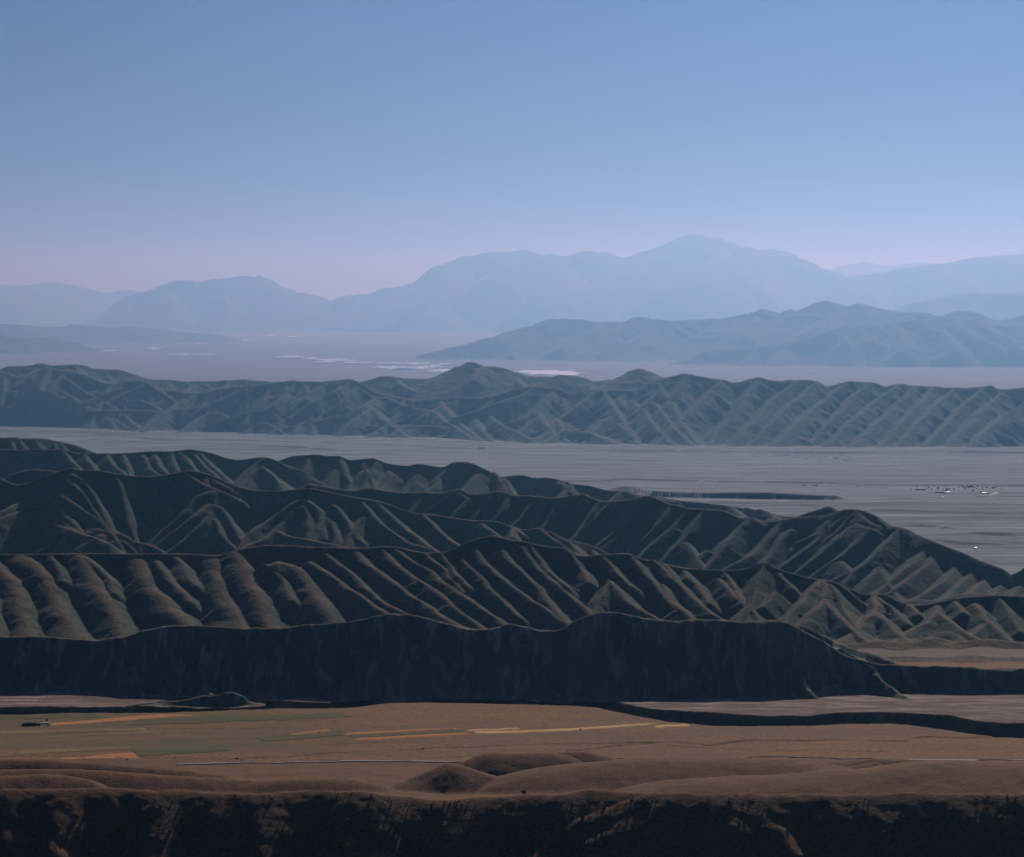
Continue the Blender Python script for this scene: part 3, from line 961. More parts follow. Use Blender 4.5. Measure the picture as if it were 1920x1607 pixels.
# ------------------------------------------------------------------ sixth range across the middle distance
R6_CREST = Q1("113,430 190,410 260,380 340,390 420,400 520,440 620,470 700,452 800,455 860,475 950,505 1020,510 1110,520 1200,505 1300,490 1400,480 1480,470 1560,462 1650,453 1720,458 1790,460 1860,452 1920,447")[0] + \
    Q2("60,445 120,470 200,520 300,540 420,560 540,550 700,545 820,545 900,525 980,500 1080,480 1180,490 1240,500 1300,525 1400,500 1480,505 1560,500 1640,505 1720,470 1800,445 1860,425 1900,415")[0] + \
    Q3("0,410 100,430 220,445 300,460 420,432 500,452 640,447 760,455 830,483 920,458 1050,460 1130,485 1210,470 1300,478 1400,483 1500,490 1640,488 1740,480 1800,500")[0]
s6 = Sheet(R6_CREST, [(-300, 14000), (38, 13620), (300, 13150), (900, 12380), (1300, 12060), (1900, 11780)], [(-300, 13300), (38, 12850), (300, 12300), (600, 11900), (900, 11450), (1200, 11150), (1880, 10850), (2200, 10800)])
R6_BACK = Q1("60,372 113,372 160,368 220,355 290,370 430,362 520,385 620,392 700,400 840,445 920,447 1050,458 1150,455 1250,455 1360,445 1450,455 1560,462 1700,470")[0]
R6_BACK2 = Q2("60,475 130,455 260,427 370,440 520,440 600,410 720,350 790,370 900,380 1000,410 1060,427 1180,430 1240,420 1360,435 1420,455 1540,440 1620,400 1690,387 1760,410 1830,440")[0]
rows6 = np.concatenate([np.arange(10600, 13000, 13.0), np.arange(13000, 14600, 17.0), np.arange(14600, 15900, 60.0)])
f6 = Field(rows6, step=2.3, warp=(11.0, 200.0), floor=-40, seed=14)
f6.ridge(s6.crest3(), 0.52, 12.0, 4)
for poly, D6 in ((R6_BACK, 14600), (R6_BACK2, 13900)):
    b3 = [at_depth(x, y, D6) for x, y in poly]
    f6.ridge(b3, 0.40, 16.0, 4)
    side_spurs(f6, b3, 170, 420, 120, 0.46, 9, near=True)
main6 = []
for fr, txt in ((Q7, "290,130 400,200 520,270 640,350 780,420 860,470 980,560;160,210 300,280 430,350 560,420 700,490 860,580 1060,690;40,360 130,345 250,340 400,390 540,430 650,490 800,560 900,670;330,170 240,240 180,300;1180,260 1040,330 850,440;"
                     "1000,255 860,280 800,390;1200,270 1280,320 1350,370;1250,470 1180,430 1090,415 980,440 880,480;1720,325 1600,370 1450,450 1350,520;1900,380 1780,450 1600,490 1380,500 1240,515 1100,510;1900,560 1750,530 1620,600 1480,700;1380,510 1260,560 1200,640"),
                (Q8, "740,160 650,270 560,380 400,410 270,440 200,460;800,170 850,280 860,370;1200,140 1050,270 860,390 760,430 640,500 500,640;1300,200 1150,350 1000,440 920,490 800,520 720,640;1470,300 1340,370 1180,450 1000,490;1440,390 1280,490 1100,650;1440,400 1510,470 1600,540;"
                     "1300,200 1440,290 1560,300 1700,360 1850,400;1600,520 1440,620;1750,540 1640,600 1540,690;480,520 360,560 240,630;480,520 560,570"),
                (Q9, "940,265 850,360 760,440 600,490 500,520;840,400 900,490;860,430 740,520;980,440 910,520;980,440 1010,520;1060,480 1000,530;1280,450 1170,540;1350,430 1260,500 1190,570;480,400 540,460 600,490;160,330 240,420 330,500;380,420 440,500;0,380 120,400 200,460 260,500;"
                     "1640,330 1570,400;1640,330 1700,400;1500,320 1580,400 1640,470;1800,400 1740,480;1400,480 1480,560;1690,200 1740,300 1800,400;1300,260 1360,360 1420,450"),
                (Q10, "440,140 380,250 330,330;660,160 540,250 470,330;780,165 640,280 540,380;960,170 820,270 720,360;1080,170 960,290 850,400;1250,180 1100,290 980,400;1350,190 1220,320 1100,430;1460,195 1340,330 1240,440;"
                      "1580,200 1420,340 1280,500;1760,190 1600,330 1420,520;1850,230 1700,370 1540,540;1900,330 1780,430 1660,550;20,120 -40,230 -130,330;230,150 120,260 30,350;260,380 200,460")):
    for ln in fr(txt):
        q = s6.spur(ln)
        if fr is Q10:
            f6.ridge(q, 0.46 + 0.14 * random.random(), random.uniform(6, 14), 4)
            side_spurs(f6, q, random.uniform(90, 170), random.uniform(80, 130), 40, 0.6, 5, near=True, far=True, skew=-0.5, jitter=0.4)
            continue
        main6.append(q)
        f6.ridge(q, 0.66, 6.0, 4)
for q in main6:
    side_spurs(f6, q, 90, 120, 52, 0.70, 4, near=True, far=True, jitter=0.35)
side_spurs(f6, [p_ for p_ in s6.crest3() if p_[0] / p_[1] * F_PX + 960 < 1270], 130, 420, 125, 0.55, 6, near=True, jitter=0.6)
side_spurs(f6, [p_ for p_ in s6.crest3() if p_[0] / p_[1] * F_PX + 960 > 1850], 130, 420, 125, 0.55, 6, near=True, jitter=0.6)
side_spurs(f6, s6.crest3(), 150, 330, 80, 0.5, 8, near=False, far=True)
# low bench in front of the range
bench = [at_depth(x, y, d_) for (x, y), d_ in zip(Q9("-400,500 0,495 120,500 300,515 500,525 700,530 900,545 1060,530 1180,545 1280,580 1360,620")[0], np.linspace(12100, 11250, 11))]
f6.ridge(bench, 0.22, 10.0, 4, slope_near=0.6)
side_spurs(f6, bench, 60, 80, 40, 0.65, 4, near=True)
f6.flutes(9.0, 46.0, 60.0, 141)
f6.rough(3.0, 60.0, 4, 142)
f6.foot(9.0, 7.0)
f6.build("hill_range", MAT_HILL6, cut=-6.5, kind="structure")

# ------------------------------------------------------------------ far plain with its lakes
def far_material():
    m, nt, b = new_mat("far_steppe")
    n = NB(nt)
    big = n.noise(2600.0, 5.0, 0.6, (0.3, 1.0, 1))
    mid = n.noise(700.0, 4.0, 0.6, (0.2, 1.0, 1))
    c = n.mix(n.rampf(big, 0.35, 0.65), (0.13, 0.11, 0.085), (0.19, 0.155, 0.12))
    c = n.mix(n.math('MULTIPLY', n.rampf(mid, 0.35, 0.6, 1.0, 0.0), 0.6), c, (0.085, 0.08, 0.06))
    nt.links.new(c, b.inputs["Base Color"])
    return m


rowsP = np.concatenate([np.linspace(13500, 30000, 70), np.geomspace(30500, 108000, 50)])
uP = np.concatenate([np.linspace(-1.6, -0.34, 6), px2u(np.arange(-560, 2500, 30.0)), np.linspace(0.34, 1.6, 6)])
XP = rowsP[:, None] * uP[None, :]
YP = np.repeat(rowsP[:, None], len(uP), 1)
ZP = 2.0 * fbm(XP / 3000.0, YP / 3000.0, 2, 151) - 2.0
grid_object("far_plain", XP, YP, ZP, far_material(), kind="structure")

m, nt, b = new_mat("lake_water")
b.inputs["Base Color"].default_value = (0.72, 0.74, 0.74, 1)  # near-white colour stands in for the glint of light on the water
b.inputs["Roughness"].default_value = 0.3
b.inputs["Specular IOR Level"].default_value = 0.5
n_ = NB(nt)
n_.bump(b, n_.noise(30.0, 3.0, 0.6), 2.0, 0.6)
MAT_WATER = m
LAKES = [(545, 669, 26, 1.4), (582, 672, 16, 1.3), (625, 674, 30, 1.5), (612, 678, 20, 1.6), (650, 676, 24, 1.0), (680, 680, 44, 1.3), (722, 681, 26, 1.2), (780, 682, 40, 1.3), (826, 683, 18, 1.5),
         (740, 689, 34, 1.6), (770, 691, 40, 1.9), (800, 688, 30, 1.4), (755, 692, 30, 1.2), (828, 695, 30, 1.9), (818, 685, 12, 1.4), (1030, 699, 62, 3.0), (1005, 697, 34, 2.0), (1062, 702, 26, 1.8),
         (340, 665, 24, 1.0), (385, 665, 18, 1.0), (204, 658, 9, 1.1), (288, 653, 14, 1.0), (290, 655, 8, 0.8), (455, 639, 12, 0.8), (510, 629, 10, 0.8), (552, 631, 12, 0.9), (378, 644, 8, 0.7)]
for (px, py, hw, hh) in LAKES:
    c = on_ground(px, py, 0.0)
    g1 = on_ground(px, py - hh * 1.15, 0.0)
    ry = (g1[1] - c[1])
    rx = hw / F_PX * c[1]
    n_seg = 44
    a = np.linspace(0, 2 * math.pi, n_seg, endpoint=False)
    rr = 0.95 + 0.75 * noise2(np.cos(a) * 3.1 + px, np.sin(a) * 3.1 + py, 161) + 0.5 * noise2(np.cos(a) * 7 + px, np.sin(a) * 7, 162)
    v = np.stack([c[0] + rx * rr * np.cos(a) * np.abs(np.cos(a)) ** 0.2, c[1] + ry * rr * np.sin(a), np.full(n_seg, 3.0)], -1)
    v = np.vstack([v, [[c[0], c[1], 3.0]]])
    fcs = np.array([[i, (i + 1) % n_seg, n_seg] for i in range(n_seg)])
    link("lake_water", make_mesh("lake_water", to_world(v), fcs), MAT_WATER, kind="structure")

# ------------------------------------------------------------------ mountains
R7_CREST = FULL("948,640 965,628 982,613 1000,602 1030,594 1080,596 1125,599 1165,600 1185,594 1205,590 1240,595 1280,598 1320,596 1365,590 1400,584 1418,578 1432,576 1450,579 1465,584 1478,579 1488,576 1500,581 1520,576 1540,564 1550,560 1570,566 1592,571 1603,566 1620,568 1645,572 1670,576 1700,582 1725,581 1755,588 1775,586 1790,581 1805,579 1835,583 1855,592 1880,594")[0]
s7 = Sheet(R7_CREST, [(900, 30500), (1200, 29500), (1880, 28500)], [(900, 27000), (1200, 25500), (1880, 24500)])
rows7 = np.concatenate([np.arange(23800, 30800, 52.0), np.arange(30800, 34000, 200.0)])
f7 = Field(rows7, px0=780, step=3.0, warp=(70.0, 700.0), floor=-40, seed=16)
f7.ridge(s7.crest3(), 0.34, 20.0, 4)
side_spurs(f7, s7.crest3(), 330, 2300, 470, 0.40, 14, near=True, jitter=0.55)
r7b = [at_depth(x, y, 26300) for x, y in FULL("1330,650 1450,640 1520,628 1560,616 1620,604 1700,598 1780,592 1880,606 2100,610")[0]]
f7.ridge(r7b, 0.36, 20.0, 4)
side_spurs(f7, r7b, 260, 1200, 300, 0.42, 14, near=True, far=True, jitter=0.5)
f7.flutes(30.0, 160.0, 240.0, 171)
f7.rough(16.0, 500.0, 5, 172)
f7.rough(7.0, 130.0, 3, 173)
f7.foot(24.0, 18.0)
f7.build("middle_mountain", MAT_MOUNT, cut=-14, kind="structure")

for nm, crest, Dc_, Db_, p0, p1, sd in (
        ("low_far_hill", FULL("-120,604 38,606 90,610 120,609 132,605 160,608 200,611 260,611 310,617 360,621 420,628")[0], 42000, 38500, -200, 460, 18),
        ("left_far_hill", FULL("-120,622 38,629 100,632 140,639 165,647 195,657")[0], 33500, 30000, -200, 260, 19)):
    sh = Sheet(crest, [(0, Dc_)], [(0, Db_)])
    ff = Field(np.arange(Db_ - 1500, Dc_ + 3500, 90.0), px0=p0, px1=p1, step=4.0, warp=(70.0, 800.0), floor=-40, seed=sd)
    ff.ridge(sh.crest3(), 0.25, 25.0, 4)
    side_spurs(ff, sh.crest3(), 420, 2200, 240, 0.35, 20, near=True)
    ff.rough(16.0, 600.0, 4, sd)
    ff.foot(24.0, 18.0)
    ff.build(nm, MAT_MOUNT, cut=-14, kind="structure")

R8_CREST = FULL("20,640 90,622 150,603 185,588 205,572 232,555 262,546 290,539 318,529 343,523 358,522 370,528 395,520 420,516 440,511 462,511 480,515 488,513 500,522 518,533 540,537 560,545 578,547 592,549 615,557 625,559 645,552 668,547 690,546 705,540 722,534 745,532 765,527 785,520 797,506 815,497 840,488 870,477 900,472 925,466 945,468 965,465 985,463 1005,468 1020,474 1040,472 1062,474 1085,469 1108,466 1125,470 1138,468 1155,474 1178,476 1195,468 1215,463 1240,455 1262,449 1285,439 1300,435 1318,434 1335,438 1352,439 1370,448 1392,457 1418,463 1432,461 1448,460 1465,466 1482,467 1500,475 1522,492 1540,496 1558,506 1575,515 1600,514 1640,512")[0]
s8 = Sheet(R8_CREST, [(0, 60000)], [(0, 52000)])
rows8 = np.concatenate([np.arange(50500, 60200, 130.0), np.arange(60200, 66500, 350.0)])
f8 = Field(rows8, px0=-60, px1=1700, step=3.0, warp=(120.0, 1400.0), floor=-50, seed=20)
f8.ridge(s8.crest3(), 0.42, 30.0, 3)
side_spurs(f8, s8.crest3(), 900, 5200, 1300, 0.45, 30, near=True, jitter=0.4)
f8.flutes(90.0, 420.0, 600.0, 181)
f8.rough(38.0, 1300.0, 5, 182)
f8.rough(20.0, 340.0, 3, 183)
f8.foot(60.0, 45.0)
f8.build("far_mountain", MAT_PALE, cut=-30, kind="structure")

for nm, crest, Dc_, Db_, p0, p1, sd in (
        ("right_far_mountain", FULL("1500,560 1560,525 1600,513 1640,510 1680,502 1720,494 1760,487 1800,481 1840,475 1880,473 2000,470 2120,478")[0], 56500, 50500, 1440, 2160, 22),
        ("faint_left_mountain", FULL("-160,540 -60,532 38,530 80,526 110,527 140,531 180,541 205,545 230,542 250,544 290,556 340,575")[0], 76000, 70000, -220, 420, 23),
        ("faint_right_mountain", FULL("1520,520 1565,498 1600,490 1625,486 1645,491 1670,494 1700,489 1730,487 1770,492 1850,500")[0], 78000, 72000, 1450, 1960, 24),
        ("foothill_right", FULL("1660,590 1700,565 1740,555 1790,546 1840,543 1890,544 2000,540 2120,548")[0], 44000, 40500, 1600, 2160, 25)):
    sh = Sheet(crest, [(0, Dc_)], [(0, Db_)])
    ff = Field(np.arange(Db_ - 1500, Dc_ + 4500, 170.0), px0=p0, px1=p1, step=4.5, warp=(120.0, 1400.0), floor=-50, seed=sd)
    ff.ridge(sh.crest3(), 0.40, 30.0, 3)
    side_spurs(ff, sh.crest3(), 900, 4200, 900, 0.42, 30, near=True)
    ff.rough(40.0, 1300.0, 5, sd)
    ff.foot(60.0, 45.0)
    ff.build(nm, MAT_PALE, cut=-30, kind="structure")


# ------------------------------------------------------------------ fields, roads and tracks
def surface(x, y):
    x = np.asarray(x, dtype=float)
    y = np.asarray(y, dtype=float)
    return np.maximum(z_near(x, y), np.where(y < 3436, fg.sample(x, np.clip(y, fg.D[0], fg.D[-1] - 1)), -99))


def field_material(name, c1, c2, size=2.5):
    m, nt, b = new_mat(name)
    n = NB(nt)
    k = n.rampf(n.noise(size * 5, 5.0, 0.6, (0.35, 1.6, 1)), 0.35, 0.65)
    c = n.mix(k, c1, c2)
    c = n.mix(n.math('MULTIPLY', n.rampf(n.noise(size, 3.0, 0.6), 0.3, 0.6, 1.0, 0.0), 0.35), c, tuple(v * 0.45 for v in c1))
    nt.links.new(c, b.inputs["Base Color"])
    n.bump(b, n.noise(size * 0.5, 3.0, 0.6), 0.2)
    return m


MAT_STUBBLE = field_material("orange_stubble", (0.60, 0.26, 0.075), (0.48, 0.21, 0.07))
MAT_GOLD = field_material("golden_stubble", (0.78, 0.52, 0.20), (0.62, 0.38, 0.14))
MAT_GREEN = field_material("green_crop", (0.085, 0.100, 0.030), (0.140, 0.118, 0.045))
MAT_OLIVE = field_material("olive_pasture", (0.27, 0.205, 0.070), (0.22, 0.145, 0.062))


def draped(name, corners, mat, nu=60, nv=8, lift=0.3, wob=0.6, seed=0, surf=surface, **kw):
    (ax, ay), (bx, by), (cx, cy), (dx, dy) = corners      # far left, far right, near right, near left
    t = np.linspace(0, 1, nu)[None, :]
    r = np.linspace(0, 1, nv)[:, None]
    px = (ax + (bx - ax) * t) * (1 - r) + (dx + (cx - dx) * t) * r
    py = (ay + (by - ay) * t) * (1 - r) + (dy + (cy - dy) * t) * r
    edge = np.maximum(np.abs(2 * r - 1), 0) + 0 * t
    py = py + wob * edge * noise2(px / 21.0, py * 0 + seed, 200) + 0.4 * wob * edge * noise2(px / 6.0, py * 0 + seed, 201)
    px = px + 5.0 * np.abs(2 * t - 1) ** 6 * noise2(py / 1.3, px * 0 + seed, 202)
    u = (px - 960.0) / F_PX
    v = (803.5 - py) / F_PX
    k = (0 - CAM_H) / (-SP + v * CP)
    X, Y = u * k, (CP + v * SP) * k
    Z = surf(X, Y) + lift
    # a thin skirt down to the soil all round
    Xp, Yp = np.pad(X, 1, mode='edge'), np.pad(Y, 1, mode='edge')
    Yp[0, :] += 3.5; Yp[-1, :] -= 3.5; Xp[:, 0] -= 3.5; Xp[:, -1] += 3.5
    Zp = np.pad(Z, 1, mode='edge')
    Zp[0, :] -= 0.9; Zp[-1, :] -= 0.9; Zp[:, 0] -= 0.9; Zp[:, -1] -= 0.9
    return grid_object(name, Xp, Yp, Zp, mat, **kw)


FIELDS = [
    ("stubble_field", [(100, 1356), (300, 1339.2), (357, 1340.8), (97, 1360)], MAT_STUBBLE, "long bright orange stubble field running right from the dark farm sheds"),
    ("green_field", [(-120, 1346), (182, 1339.5), (190, 1345), (-120, 1352)], MAT_GREEN, "dark green field behind the farm sheds at the left edge"),
    ("olive_field", [(75, 1381.2), (282, 1371.2), (282, 1373.4), (70, 1384)], MAT_OLIVE, "thin bright yellow-olive strip below the orange stubble field"),
    ("olive_field", [(-100, 1374), (268, 1365.5), (270, 1370), (-100, 1378)], MAT_OLIVE, "wide dull olive strip between the farm sheds and the thin yellow strip"),
    ("stubble_field", [(112, 1423), (247, 1412.6), (257, 1421.5), (130, 1427)], MAT_STUBBLE, "short orange stubble patch just above the lower left foreground mounds"),
    ("stubble_field", [(650, 1375.2), (800, 1367.8), (852, 1367.2), (648, 1378)], MAT_STUBBLE, "upper of two parallel orange stubble strips in the middle of the plain"),
    ("green_field", [(652, 1379), (862, 1369.6), (872, 1373.4), (668, 1384)], MAT_GREEN, "green strip sandwiched between two parallel orange stubble strips"),
    ("stubble_field", [(670, 1384.8), (872, 1375), (884, 1377), (668, 1388.2)], MAT_STUBBLE, "lower of two parallel orange stubble strips in the middle of the plain"),
    ("golden_field", [(884, 1369.6), (970, 1365.6), (972, 1367), (882, 1371)], MAT_GOLD, "faint thin golden strip at the left end of the pale golden strips"),
    ("golden_field", [(895, 1372.8), (1060, 1367.2), (1060, 1370.4), (898, 1375.8)], MAT_GOLD, "long pale golden stubble strip right of the two orange strips"),
    ("golden_field", [(1064, 1367), (1212, 1356.6), (1229, 1357.4), (1064, 1370.2)], MAT_GOLD, "brightest golden stubble strip tapering toward the gorge on the right"),
    ("golden_field", [(1233, 1360.6), (1284, 1358.4), (1292, 1361), (1232, 1363.8)], MAT_GOLD, "small golden stubble patch at the right end beside the gorge"),
    ("green_field", [(262, 1349), (640, 1337), (660, 1345), (240, 1360)], MAT_GREEN, "large green field right of the long orange stubble field"),
    ("green_field", [(250, 1404), (425, 1396), (430, 1408), (262, 1419)], MAT_GREEN, "green patch right of the short orange stubble patch"),
    ("green_field", [(480, 1384), (640, 1371), (645, 1379), (500, 1391)], MAT_GREEN, "green patch left of the two parallel orange strips"),
    ("stubble_field", [(552, 1376), (612, 1368.4), (615, 1370.4), (545, 1379.4)], MAT_STUBBLE, "small faint orange strip between two green patches"),
    ("olive_field", [(38, 1410), (240, 1401), (240, 1405), (30, 1416)], MAT_OLIVE, "dull yellow-olive strip above the short orange stubble patch"),
]
for i, (nm, q, mt, lb) in enumerate(FIELDS):
    draped(nm, q, mt, seed=i * 3.7, lift=0.65 + 0.02 * i, wob=1.5 if nm in ('green_field', 'olive_field') else 0.6, label=lb, cat="field", group="crop fields on the near plain")


def ribbon(name, pts, width, mat, surf, lift=0.6, **kw):
    g = [on_ground(x, y) for x, y in pts]
    p = smooth_poly(g, 10)
    t = np.gradient(p[:, :2], axis=0)
    t /= np.linalg.norm(t, axis=1)[:, None] + 1e-9
    nrm = np.stack([-t[:, 1], t[:, 0]], -1)
    rows = []
    for o_w, dz in ((-0.5, -1.2), (-0.5, 0), (-0.17, 0.12), (0.17, 0.12), (0.5, 0), (0.5, -1.2)):
        xy = p[:, :2] + nrm * width * o_w
        rows.append((xy[:, 0], xy[:, 1], surf(xy[:, 0], xy[:, 1]) + lift + dz))
    R = np.array(rows)
    return grid_object(name, R[:, 0], R[:, 1], R[:, 2], mat, **kw)


MAT_ROAD = flat("pale_gravel_road", (0.40, 0.37, 0.34), 0.9, 0.12, 1.5)
ribbon("road", FULL("330,1451 380,1450 420,1449 480,1447.4 560,1445.2 640,1443.6 720,1442 800,1440 900,1437 1050,1433 1250,1429 1500,1427 1745,1426 1880,1426.6 2120,1428")[0], 8.0, MAT_ROAD, surface, 1.0, kind="structure")
MAT_TRACK = flat("dusty_track", (0.55, 0.50, 0.44), 0.9, 0.1, 4.0)
ribbon("track", FULL("1480,941 1560,939.5 1627,937 1687,935.3 1763,933.2 1847,932.4 1960,930")[0], 9.0, MAT_TRACK, z_mid, 1.2, kind="structure")
ribbon("track", FULL("1838,931.5 1852,929.5 1862,926.5 1870,923")[0], 14.0, MAT_TRACK, z_mid, 1.3, kind="structure")
ribbon("track", FULL("170,824 230,826.5 280,828.5 360,832")[0], 9.0, MAT_TRACK, z_mid, 1.3, kind="structure")


# ------------------------------------------------------------------ buildings
def bm_obj(name, fn, mat, parent=None, **kw):
    bm = bmesh.new()
    fn(bm)
    bmesh.ops.recalc_face_normals(bm, faces=bm.faces)
    me = bpy.data.meshes.new(name)
    bm.to_mesh(me)
    bm.free()
    return link(name, me, mat, parent=parent, **kw)


def add_box(bm, x0, x1, y0, y1, z0, z1):
    vs_ = [bm.verts.new(p) for p in ((x0, y0, z0), (x1, y0, z0), (x1, y1, z0), (x0, y1, z0), (x0, y0, z1), (x1, y0, z1), (x1, y1, z1), (x0, y1, z1))]
    for f in ((0, 1, 2, 3), (4, 5, 6, 7), (0, 1, 5, 4), (1, 2, 6, 5), (2, 3, 7, 6), (3, 0, 4, 7)):
        bm.faces.new([vs_[i] for i in f])


def add_gable(bm, w, d, z0, h, over=0.35, th=0.14):
    """two roof slopes with thickness, ridge along x"""
    for sgn in (-1, 1):
        ys = [sgn * (d / 2 + over), 0.0]
        p = []
        for dz in (0, th):
            p += [(-w / 2 - over, ys[0], z0 - over * 2 * h / d + dz), (w / 2 + over, ys[0], z0 - over * 2 * h / d + dz), (w / 2 + over, ys[1], z0 + h + dz), (-w / 2 - over, ys[1], z0 + h + dz)]
        vs_ = [bm.verts.new(q) for q in p]
        for f in ((0, 1, 2, 3), (4, 5, 6, 7), (0, 1, 5, 4), (1, 2, 6, 5), (2, 3, 7, 6), (3, 0, 4, 7)):
            bm.faces.new([vs_[i] for i in f])


def gable_wall(bm, w, d, z1, h):
    a = [(-w / 2, -d / 2), (w / 2, -d / 2), (w / 2, d / 2), (-w / 2, d / 2)]
    lo = [bm.verts.new((x, y, -0.6)) for x, y in a]
    hi = [bm.verts.new((x, y, z1)) for x, y in a]
    rl = bm.verts.new((-w / 2, 0, z1 + h))
    rr = bm.verts.new((w / 2, 0, z1 + h))
    bm.faces.new([lo[0], lo[1], hi[1], hi[0]])
    bm.faces.new([lo[2], lo[3], hi[3], hi[2]])
    bm.faces.new([lo[1], lo[2], hi[2], rr, hi[1]])
    bm.faces.new([lo[3], lo[0], hi[0], rl, hi[3]])
    bm.faces.new(lo)


MAT_WHITEWASH = flat("whitewash", (0.80, 0.79, 0.76), 0.85, 0.05, 2.0)
MAT_TIN = flat("pale_tin_roof", (0.60, 0.61, 0.62), 0.45, 0.08, 2.0)
MAT_SLATE = flat("dark_roofing", (0.07, 0.075, 0.08), 0.7, 0.2, 2.0)
MAT_MUD = flat("mud_brick", (0.17, 0.125, 0.09), 0.95, 0.2, 1.0)
MAT_DARKWOOD = flat("weathered_timber", (0.045, 0.04, 0.036), 0.9, 0.2, 1.0)
MAT_GLASS = flat("window_glass", (0.03, 0.035, 0.04), 0.15)


def locate(px, py, surf):
    g = on_ground(px, py)
    z = float(surf(np.array([g[0]]), np.array([g[1]]))[0])
    w = to_world(np.array([[g[0], g[1], z]]))[0]
    k = float(np.interp(g[1], K_D, K_V))
    return Vector(w), k * g[1] / F_PX        # position, metres per photograph pixel


def building(name, px, py, w_px, h_m, surf, wallm, roofm, rot, label, cat, depth=None, windows=2, group=None):
    loc, mpp = locate(px, py, surf)
    w = w_px * mpp
    d = depth or min(w * 0.6, 7.0)
    rh = d * 0.11
    root = link(name, None, None, label=label, cat=cat, group=group)
    root.location = loc
    root.rotation_euler.z = math.radians(rot)
    bm_obj("wall", lambda bm: gable_wall(bm, w, d, h_m, rh), wallm, root)
    bm_obj("roof", lambda bm: add_gable(bm, w, d, h_m + 0.06, rh), roofm, root)
    dw = min(1.1, w * 0.12)
    bm_obj("door", lambda bm: add_box(bm, -dw / 2, dw / 2, -d / 2 - 0.06, -d / 2 + 0.02, 0, min(2.0, h_m * 0.8)), MAT_DARKWOOD, root)
    for i in range(windows):
        xw = (-1 if i % 2 == 0 else 1) * w * (0.22 + 0.12 * (i // 2))
        bm_obj("window", lambda bm: add_box(bm, xw - dw * 0.45, xw + dw * 0.45, -d / 2 - 0.05, -d / 2 + 0.02, h_m * 0.35, h_m * 0.75), MAT_GLASS, root)
    return root


building("farm_shed", 58, 1359.2, 21, 1.25, surface, MAT_DARKWOOD, MAT_SLATE, 3, "long low dark farm shed at the left edge of the near plain", "shed", depth=3.0, windows=2)
building("farm_shed", 46, 1359.8, 8, 0.8, surface, MAT_DARKWOOD, MAT_SLATE, -4, "small dark lean-to left of the long farm shed", "shed", depth=2.0, windows=0)
building("farm_shed", 73, 1359.2, 7, 0.75, surface, MAT_DARKWOOD, MAT_SLATE, 8, "small dark hut right of the long farm shed", "shed", depth=2.0, windows=0)
building("farm_shed", 87, 1356.6, 12, 0.45, surface, MAT_MUD, MAT_TIN, 2, "low pale tin-roofed pen at the start of the orange stubble field", "shed", depth=2.2, windows=0)
building("farm_barn", 1726.5, 918, 20, 2.3, z_mid, MAT_MUD, MAT_SLATE, 2, "long dark barn at the left end of the distant village", "barn", depth=5.0)
building("farm_barn", 1762, 923.6, 17, 2.2, z_mid, MAT_MUD, MAT_SLATE, -3, "long dark barn just left of the white houses", "barn", depth=5.0)
building("farm_house", 1772.5, 925.3, 4.5, 2.8, z_mid, MAT_WHITEWASH, MAT_TIN, 75, "small bright white house at the end of the dark barn", "house", depth=3.5)
building("farm_house", 1777.5, 924.2, 7, 2.7, z_mid, MAT_WHITEWASH, MAT_TIN, 18, "white house with a pale roof below the tall dark tree", "house", depth=4.5)
building("farm_house", 1845, 926, 8, 2.6, z_mid, MAT_WHITEWASH, MAT_TIN, -8, "white house with a bright roof near the right edge of the village", "house", depth=5.0)
building("farm_barn", 1851.5, 926.6, 7, 1.9, z_mid, MAT_MUD, MAT_SLATE, 4, "small dark shed touching the right side of the right-hand white house", "barn", depth=4.0)
building("white_hut", 1767, 935, 2.6, 2.2, z_mid, MAT_WHITEWASH, MAT_TIN, 10, "tiny white hut standing alone beside the dusty track", "hut", depth=2.4, windows=1)
building("farm_shed", 1507, 913, 8, 1.6, z_mid, MAT_MUD, MAT_SLATE, 3, "left one of two small sheds above the dark terrace bank", "shed", depth=4.0)
building("farm_shed", 1527, 913.4, 11, 1.7, z_mid, MAT_WHITEWASH, MAT_SLATE, -2, "right one of two small sheds above the dark terrace bank", "shed", depth=4.0)
building("farm_barn", 904, 840.6, 13, 2.6, z_mid, MAT_MUD, MAT_SLATE, 2, "lone dark barn below the bench of the blue hill range", "barn", depth=6.0)
building("white_hut", 1829, 1029, 3.6, 1.5, z_mid, MAT_WHITEWASH, MAT_TIN, 12, "lone white hut on the grey plain by the right edge", "hut", depth=3.0, windows=1)


def far_surf(x, y):
    return np.zeros_like(x) + 1.0


building("white_building", 724, 624, 3.2, 16.0, far_surf, MAT_WHITEWASH, MAT_TIN, 5, "tiny white building far out at the foot of the pale mountains", "building", depth=30.0, windows=4)
building("white_building", 1140, 689, 3.0, 9.0, far_surf, MAT_WHITEWASH, MAT_TIN, 5, "tiny white building on the far plain between two blue peaks", "building", depth=16.0, windows=4)

# roadside marker posts
for px, py, lb in ((425.5, 1449.4, "left one of two short posts at the start of the pale road"), (451.5, 1448.6, "right one of two short posts at the start of the pale road")):
    loc, mpp = locate(px, py, surface)
    root = link("roadside_post", None, None, label=lb, cat="post", group="posts beside the pale road")
    root.location = loc

    def shaft(bm):
        bmesh.ops.create_cone(bm, cap_ends=True, segments=8, radius1=0.09, radius2=0.07, depth=1.3)
        for v in bm.verts:
            v.co.z += 0.55
    bm_obj("shaft", shaft, MAT_DARKWOOD, root)
    bm_obj("cap", lambda bm: add_box(bm, -0.11, 0.11, -0.11, 0.11, 1.19, 1.27), MAT_DARKWOOD, root)


